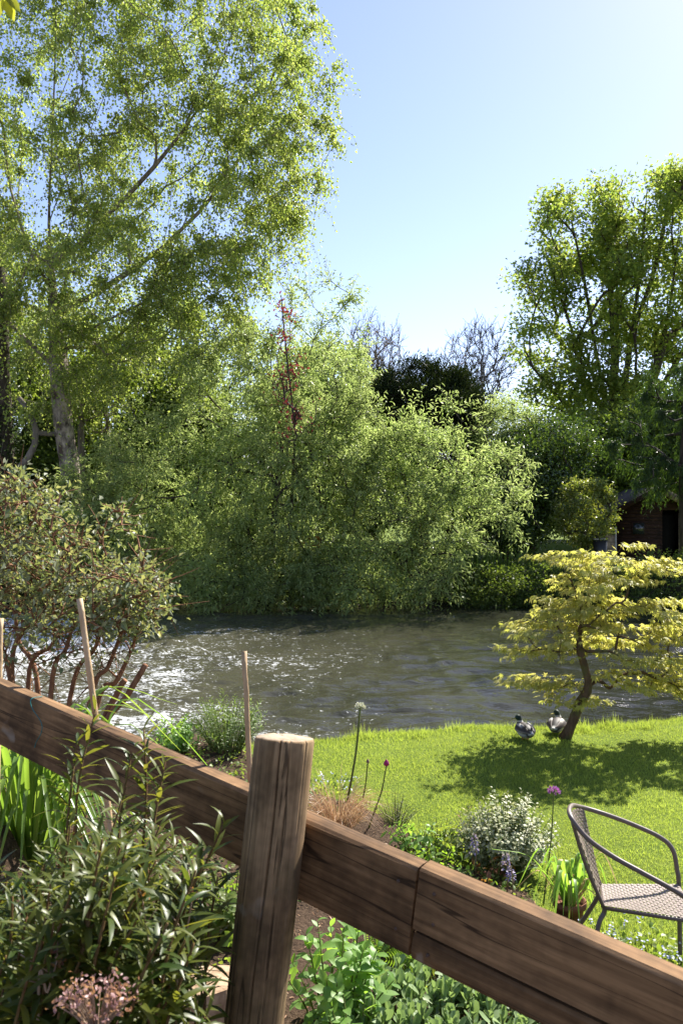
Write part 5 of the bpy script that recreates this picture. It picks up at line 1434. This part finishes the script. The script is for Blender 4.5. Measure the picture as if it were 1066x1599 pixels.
def forget(label, px, py, d, n, spread, seed):
    rs = np.random.RandomState(seed); c = PX(px, py, d); c[2] = gz(c[0], c[1])
    t = thing('forget_me_not', label, 'flower', c)
    k = n * 9; a = rs.rand(k) * 6.28; q = np.sqrt(rs.rand(k)) * spread; x, y = c[0] + np.cos(a) * q, c[1] + np.sin(a) * q * .8
    P = np.stack([x, y, ground_z(x, y) + rs.uniform(0, .08, k)], 1); dr = np.stack([np.cos(a), np.sin(a), .3 + rs.rand(k)], 1) + rs.normal(size=(k, 3)) * .5
    g = Geo(); g.scatter(L_OV[1], P, frames(dr, rs.normal(size=(k, 3)) * .5 + [0, 0, 1]), rs.uniform(.025, .05, k)); g.build('leaves', M['weed'], t, kind='stuff')
    a = rs.rand(n) * 6.28; q = np.sqrt(rs.rand(n)) * spread; x, y = c[0] + np.cos(a) * q, c[1] + np.sin(a) * q * .8
    F = np.stack([x, y, ground_z(x, y) + rs.uniform(.07, .16, n)], 1); g = Geo(); FL = palmate([(i * 72, 1.0) for i in range(5)], -.05, .9)
    ff = np.repeat(F, 4, 0) + rs.normal(size=(n * 4, 3)) * .010
    g.scatter(FL, ff, frames(rs.normal(size=(n * 4, 3)) * [1, 1, .2], rs.normal(size=(n * 4, 3)) * .4 + [0, -.3, 1]), np.full(n * 4, .0075)); g.build('flowers', M['blue_petal'], t, kind='stuff')
forget('pale blue forget-me-not patch below the garden chair', 985, 1470, 4.55, 22, .30, 1)
forget('pale blue forget-me-nots on lawn edge just right of the post', 512, 1222, 7.2, 20, .28, 2)
forget('pale blue forget-me-nots at right edge behind the rail', 1062, 1490, 4.35, 10, .12, 3)

# loose ground cover over the bed
def ground_cover():
    rs = np.random.RandomState(191); n = 14000
    y = rs.uniform(2.6, 8.6, n); x = rs.uniform(-.42, .30, n) * y
    dens = vnoise(x * 2.2, y * 2.2, 6)
    s = (x - RA[0]) * RN[0] + (y - RA[1]) * RN[1]
    left = ((x < -.2) & (y > 5.2)) | ((x < -.7) & (y > 3.0))
    keep = (y < bed_edge(x) - .02) & (s > .9) & ((dens > .52) | left) & (y < near_bank(x)) & ~((x > -.35) & (x < .5) & (y < 4.1) & (dens < .50))
    x, y = x[keep], y[keep]; n = len(x)
    P = np.stack([x, y, ground_z(x, y) + rs.uniform(0, .05, n)], 1)
    dr = rs.normal(size=(n, 3)); dr[:, 2] = np.abs(dr[:, 2]) * .6 + .15
    g = Geo()
    for k in range(3): g.scatter(L_OV[k], P[k::3], frames(dr[k::3], rs.normal(size=(len(P[k::3]), 3)) * .5 + [0, 0, 1]), rs.uniform(.02, .055, len(P[k::3])))
    o = g.build('ground_cover', M['weed'], kind='stuff'); o['label'] = 'low leafy ground cover over the flower bed'; o['category'] = 'ground cover'
    # dry litter
    n = 2600; y = rs.uniform(2.8, 6.2, n); x = rs.uniform(-.32, .3, n) * y; keep = (y < bed_edge(x)); x, y = x[keep], y[keep]; n = len(x)
    P = np.stack([x, y, ground_z(x, y) + .006], 1); dr = rs.normal(size=(n, 3)); dr[:, 2] *= .25
    g = Geo(); g.scatter(L_LN[1], P, frames(dr, rs.normal(size=(n, 3)) * .4 + [0, 0, 1]), rs.uniform(.015, .05, n)); o = g.build('leaf_litter', M['sedge'], kind='stuff'); o['label'] = 'dry brown leaf litter on the soil of the bed'; o['category'] = 'leaf litter'
ground_cover()

# stone block left of the post
def stone():
    rs = np.random.RandomState(201); c = PX(322, 1545, 3.55); 
    t = None
    g = Geo(); z0 = gz(c[0], c[1]); h = c[2] - z0 + .03
    n = 9; a = np.arange(n) / n * 6.283; 
    outl = np.stack([np.cos(a) * .20 * (1 + .18 * rs.normal(size=n) * .6), np.sin(a) * .13 * (1 + .15 * rs.normal(size=n) * .6)], 1) @ np.array([[.8, .6], [-.6, .8]])
    rows = [(1.05, -.05), (1.04, h * .5), (1.0, h * .85), (.93, h), (.5, h + .008)]
    V = np.concatenate([np.concatenate([outl * s, np.full((n, 1), z)], 1) + rs.normal(size=(n, 3)) * .006 for s, z in rows] + [np.array([[0, 0, h + .01]])]) + np.array([c[0], c[1], z0]); k = np.arange(n)
    Q = np.concatenate([np.stack([j * n + k, j * n + (k + 1) % n, (j + 1) * n + (k + 1) % n, (j + 1) * n + k], 1) for j in range(4)]); b = 4 * n
    g.add(V, np.stack([b + k, b + (k + 1) % n, np.full(n, 5 * n)], 1), Q)
    o = g.build('stone_block', bark_mat('tan_stone', (.24, .15, .085), (.50, .36, .23), 14, 1.0), smooth=False); tag(o, 'tan stone block lying in the bed left of the post foot', 'stone')
stone()

# red-stemmed shrub on the left behind the rail
def red_shrub():
    rs = np.random.RandomState(211); d = 4.5
    b = np.array([PX(70, 0, d)[0], d, 0]); b[2] = gz(b[0], d) - .02
    t = thing('red_stemmed_shrub', 'small-leaved shrub with thick red-brown leaning stems behind the left rail', 'shrub', b)
    g_l = []
    starts = [[(20, 1065, 0), (50, 965, .1), (58, 880, .15)], [(45, 1075, .1), (85, 1000, .1), (78, 900, .1)], [(80, 1085, -.1), (105, 1010, -.1), (125, 930, 0)], [(110, 1090, .05), (150, 1010, .0), (170, 940, 0)],
              [(140, 1100, 0), (170, 1040, 0), (200, 960, .05), (215, 900, .1)], [(150, 1110, .1), (185, 1060, .1), (230, 960, .15), (255, 930, .2)], [(60, 1080, .2), (30, 1000, .3), (20, 900, .3)], [(20, 1080, -.2), (0, 1000, -.2), (-20, 880, -.1)]]
    allP = []; nodes = []; gb = Geo()
    lines = []
    for st in starts:
        c = catmull([b + rs.normal(size=3) * [.06, .05, 0]] + [PX(x, y, d + dd) for x, y, dd in st], 7); lines.append(c)
        g = Geo(); g.tube(c, np.linspace(.017, .007, len(c)) * rs.uniform(.7, 1.15), 8); g.build('stem', M['redbark'], t)
    for st in ([(175, 1105, -.1), (200, 1085, -.1), (228, 1038, -.1)], [(165, 1110, -.05), (185, 1080, -.05), (196, 1062, -.05)]):      # sawn-off stumps
        c = catmull([b + (.1, 0, 0), PX(150, 1170, d - .1)] + [PX(x, y, d + dd) for x, y, dd in st[1:]], 6); g = Geo(); g.tube(c, np.linspace(.020, .015, len(c)), 9); g.build('sawn_stem', M['redbark'], t)
    tr = lines[2]
    blobs = [(20, 800, 75, 60, d, .35), (70, 880, 95, 55, d, .4), (170, 905, 85, 45, d, .35), (215, 915, 55, 30, d, .3), (20, 930, 50, 60, d, .35), (130, 960, 95, 35, d, .35), (190, 960, 60, 35, d, .3), (-40, 850, 60, 90, d, .4), (240, 935, 30, 25, d, .25), (30, 770, 50, 40, d, .3)]
    blobs.append((110, 910, 160, 150, d, .5, .35))
    A = blob_pts(blobs, 560, rs, .3)
    allp = np.concatenate([c[len(c) // 2:] for c in lines])
    # twigs from the nearest stem points
    s = Skel(); P = []; D = []
    for a in A:
        k = np.argmin(np.linalg.norm(allp - a, axis=1) + .6 * np.maximum(0, allp[:, 2] - a[2] + .05)); p0 = allp[k]
        L = np.linalg.norm(a - p0); mid = (p0 + a) / 2 + np.array([0, 0, .12 * L]) + rs.normal(size=3) * .05 * L
        c = catmull([p0, mid, a], 5); gb.tube(c, np.linspace(.0065, .002, len(c)), 4, cap=False)
        P.append(c[3:]); D.append(norm(np.gradient(c, axis=0))[3:])
        allp = np.concatenate([allp, c[4:7]])
    for k in range(320):                                     # bare thin twigs
        p = allp[rs.randint(len(allp))]; dd = norm(rs.normal(size=3) + np.array([0.1, 0, .5])); L = rs.uniform(.08, .3)
        gb.tube([p, p + dd * L * .5 + rs.normal(size=3) * .01, p + dd * L], [.003, .0025, .0012], 3, cap=False)
    for k in range(120):
        p = lines[rs.randint(8)]; p = p[rs.randint(len(p) // 3, len(p))]; dd = norm(rs.normal(size=3)); L = rs.uniform(.1, .35)
        gb.tube([p, p + dd * L * .5 + rs.normal(size=3) * .02, p + dd * L + [0, 0, -.03]], [.003, .0025, .0012], 3, cap=False)
    gb.build('twigs', M['redbark'], t, kind='stuff')
    s.P = np.concatenate(P); s.D = np.concatenate(D); s.r = np.zeros(len(s.P))
    g = Geo(); foliage_clumps(g, s, 6200, L_OVAL, .038, rs, rmax=1, sigma=.05, down=.1, up=.8, along=.5, clump=1.6)
    foliage_clumps(g, s, 900, L_OVAL, .05, rs, rmax=1, sigma=.04, down=.1, up=.8)
    g.build('foliage', M['fuchsia'], t, kind='stuff', smooth=False)
red_shrub()

# dead flower head and dry stalks at the bottom left
def dead_head():
    rs = np.random.RandomState(221); top = PX(152, 1562, 1.08); b = np.array([top[0] - .02, top[1] + .03, 0]); b[2] = gz(b[0], b[1])
    t = thing('dead_flower_head', 'faded pinkish brown dead flower head at the bottom left', 'flower', b)
    g = Geo(); g.tube([b, (b + top) / 2 + (.01, 0, 0), top - (0, 0, .05)], .003, 6); g.build('stem', M['drystem'], t)
    g = Geo(); P = []
    for i in range(70):
        a = rs.rand() * 6.28; q = math.sqrt(rs.rand()) * .048; e = top + np.array([math.cos(a) * q, math.sin(a) * q * .8, .012 - q * q * 6 + rs.normal() * .006])
        g.tube([top - (0, 0, .05), top * .4 + e * .6 - (0, 0, .015), e], [.0012, .001, .0007], 3, cap=False)
        P.append(e + rs.normal(size=(6, 3)) * .007)
    g.build('flower_stalks', M['drystem'], t, kind='stuff')
    P = np.concatenate(P); n = len(P); g = Geo(); g.scatter(L_OV[1], P, frames(rdir(n, .3, rs), rdir(n, 0, rs)), rs.uniform(.004, .008, n)); g.build('florets', leaf_mat('dead_floret', (.22, .11, .105), (.42, .25, .23), tf=.2), t, kind='stuff')
dead_head()
def dry_stalk(label, pts, d, seed):
    rs = np.random.RandomState(seed); P = [PX(x, y, d) for x, y in pts]; b = P[0].copy(); b[2] = gz(b[0], b[1])
    t = thing('dry_stalk', label, 'plant stalk', b, 'dry stalks before the fence')
    g = Geo(); c = catmull([b] + P, 7); g.tube(c, np.linspace(.0028, .0012, len(c)), 6); g.build('stalk', M['drystem'], t)
    for k in range(5):
        p = c[rs.randint(len(c) // 2, len(c))]; dd = norm(rs.normal(size=3) + [0, 0, 1.2]); L = rs.uniform(.02, .06); g = Geo(); g.tube([p, p + dd * L * .6, p + dd * L], [.0013, .001, .001], 4); g.build('side_twig', M['drystem'], t)
    n = 20; g = Geo(); g.scatter(L_OV[1], P[-1] + rs.normal(size=(n, 3)) * .006, frames(rdir(n, .3, rs), rdir(n, 0, rs)), rs.uniform(.005, .010, n)); g.build('seed_head', M['red_leaf'], t, kind='stuff')
dry_stalk('dry stalk with seed head in front of the lance-leaved shrub', [(238, 1590), (232, 1480), (222, 1400)], 1.3, 1)
dry_stalk('dry stalk leaning right at the shrub edge near the stone', [(275, 1590), (285, 1500), (300, 1405)], 1.36, 2)
dry_stalk('short dry stalk beside the dead flower head', [(60, 1590), (75, 1550), (90, 1500)], 1.22, 3)

# leaf spray hanging into the top left corner
def spray():
    rs = np.random.RandomState(231); d = 2.2; b = PX(-60, -60, d)
    t = thing('hanging_leaf_spray', 'bright yellow-green leaf spray hanging into the top left corner', 'leaves', b)
    tip = PX(12, 0, d); g = Geo(); g.tube(catmull([PX(-260, -220, d), b, PX(-10, -22, d), tip], 6), np.linspace(.006, .002, 19), 6); g.build('twig', M['twig'], t)
    P = np.array([PX(-4, -12, d), PX(6, -6, d), PX(12, -1, d), PX(-20, -25, d), PX(10, -4, d)]); D = np.array([(.1, 0, -1), (.45, .1, -1), (.25, -.2, -1), (-.2, 0, -1), (.9, 0, -.7)])
    leafset(t, L_OV, P, frames(D, np.array([(0, -1, .4)] * 5) + rs.normal(size=(5, 3)) * .2), np.array([.065, .06, .055, .06, .05]), leaf_mat('yellow_green_leaf', (.16, .20, .02), (.22, .24, .03), (.5, .55, .04), (.55, .55, .05), tf=.5), 'leaf')
spray()
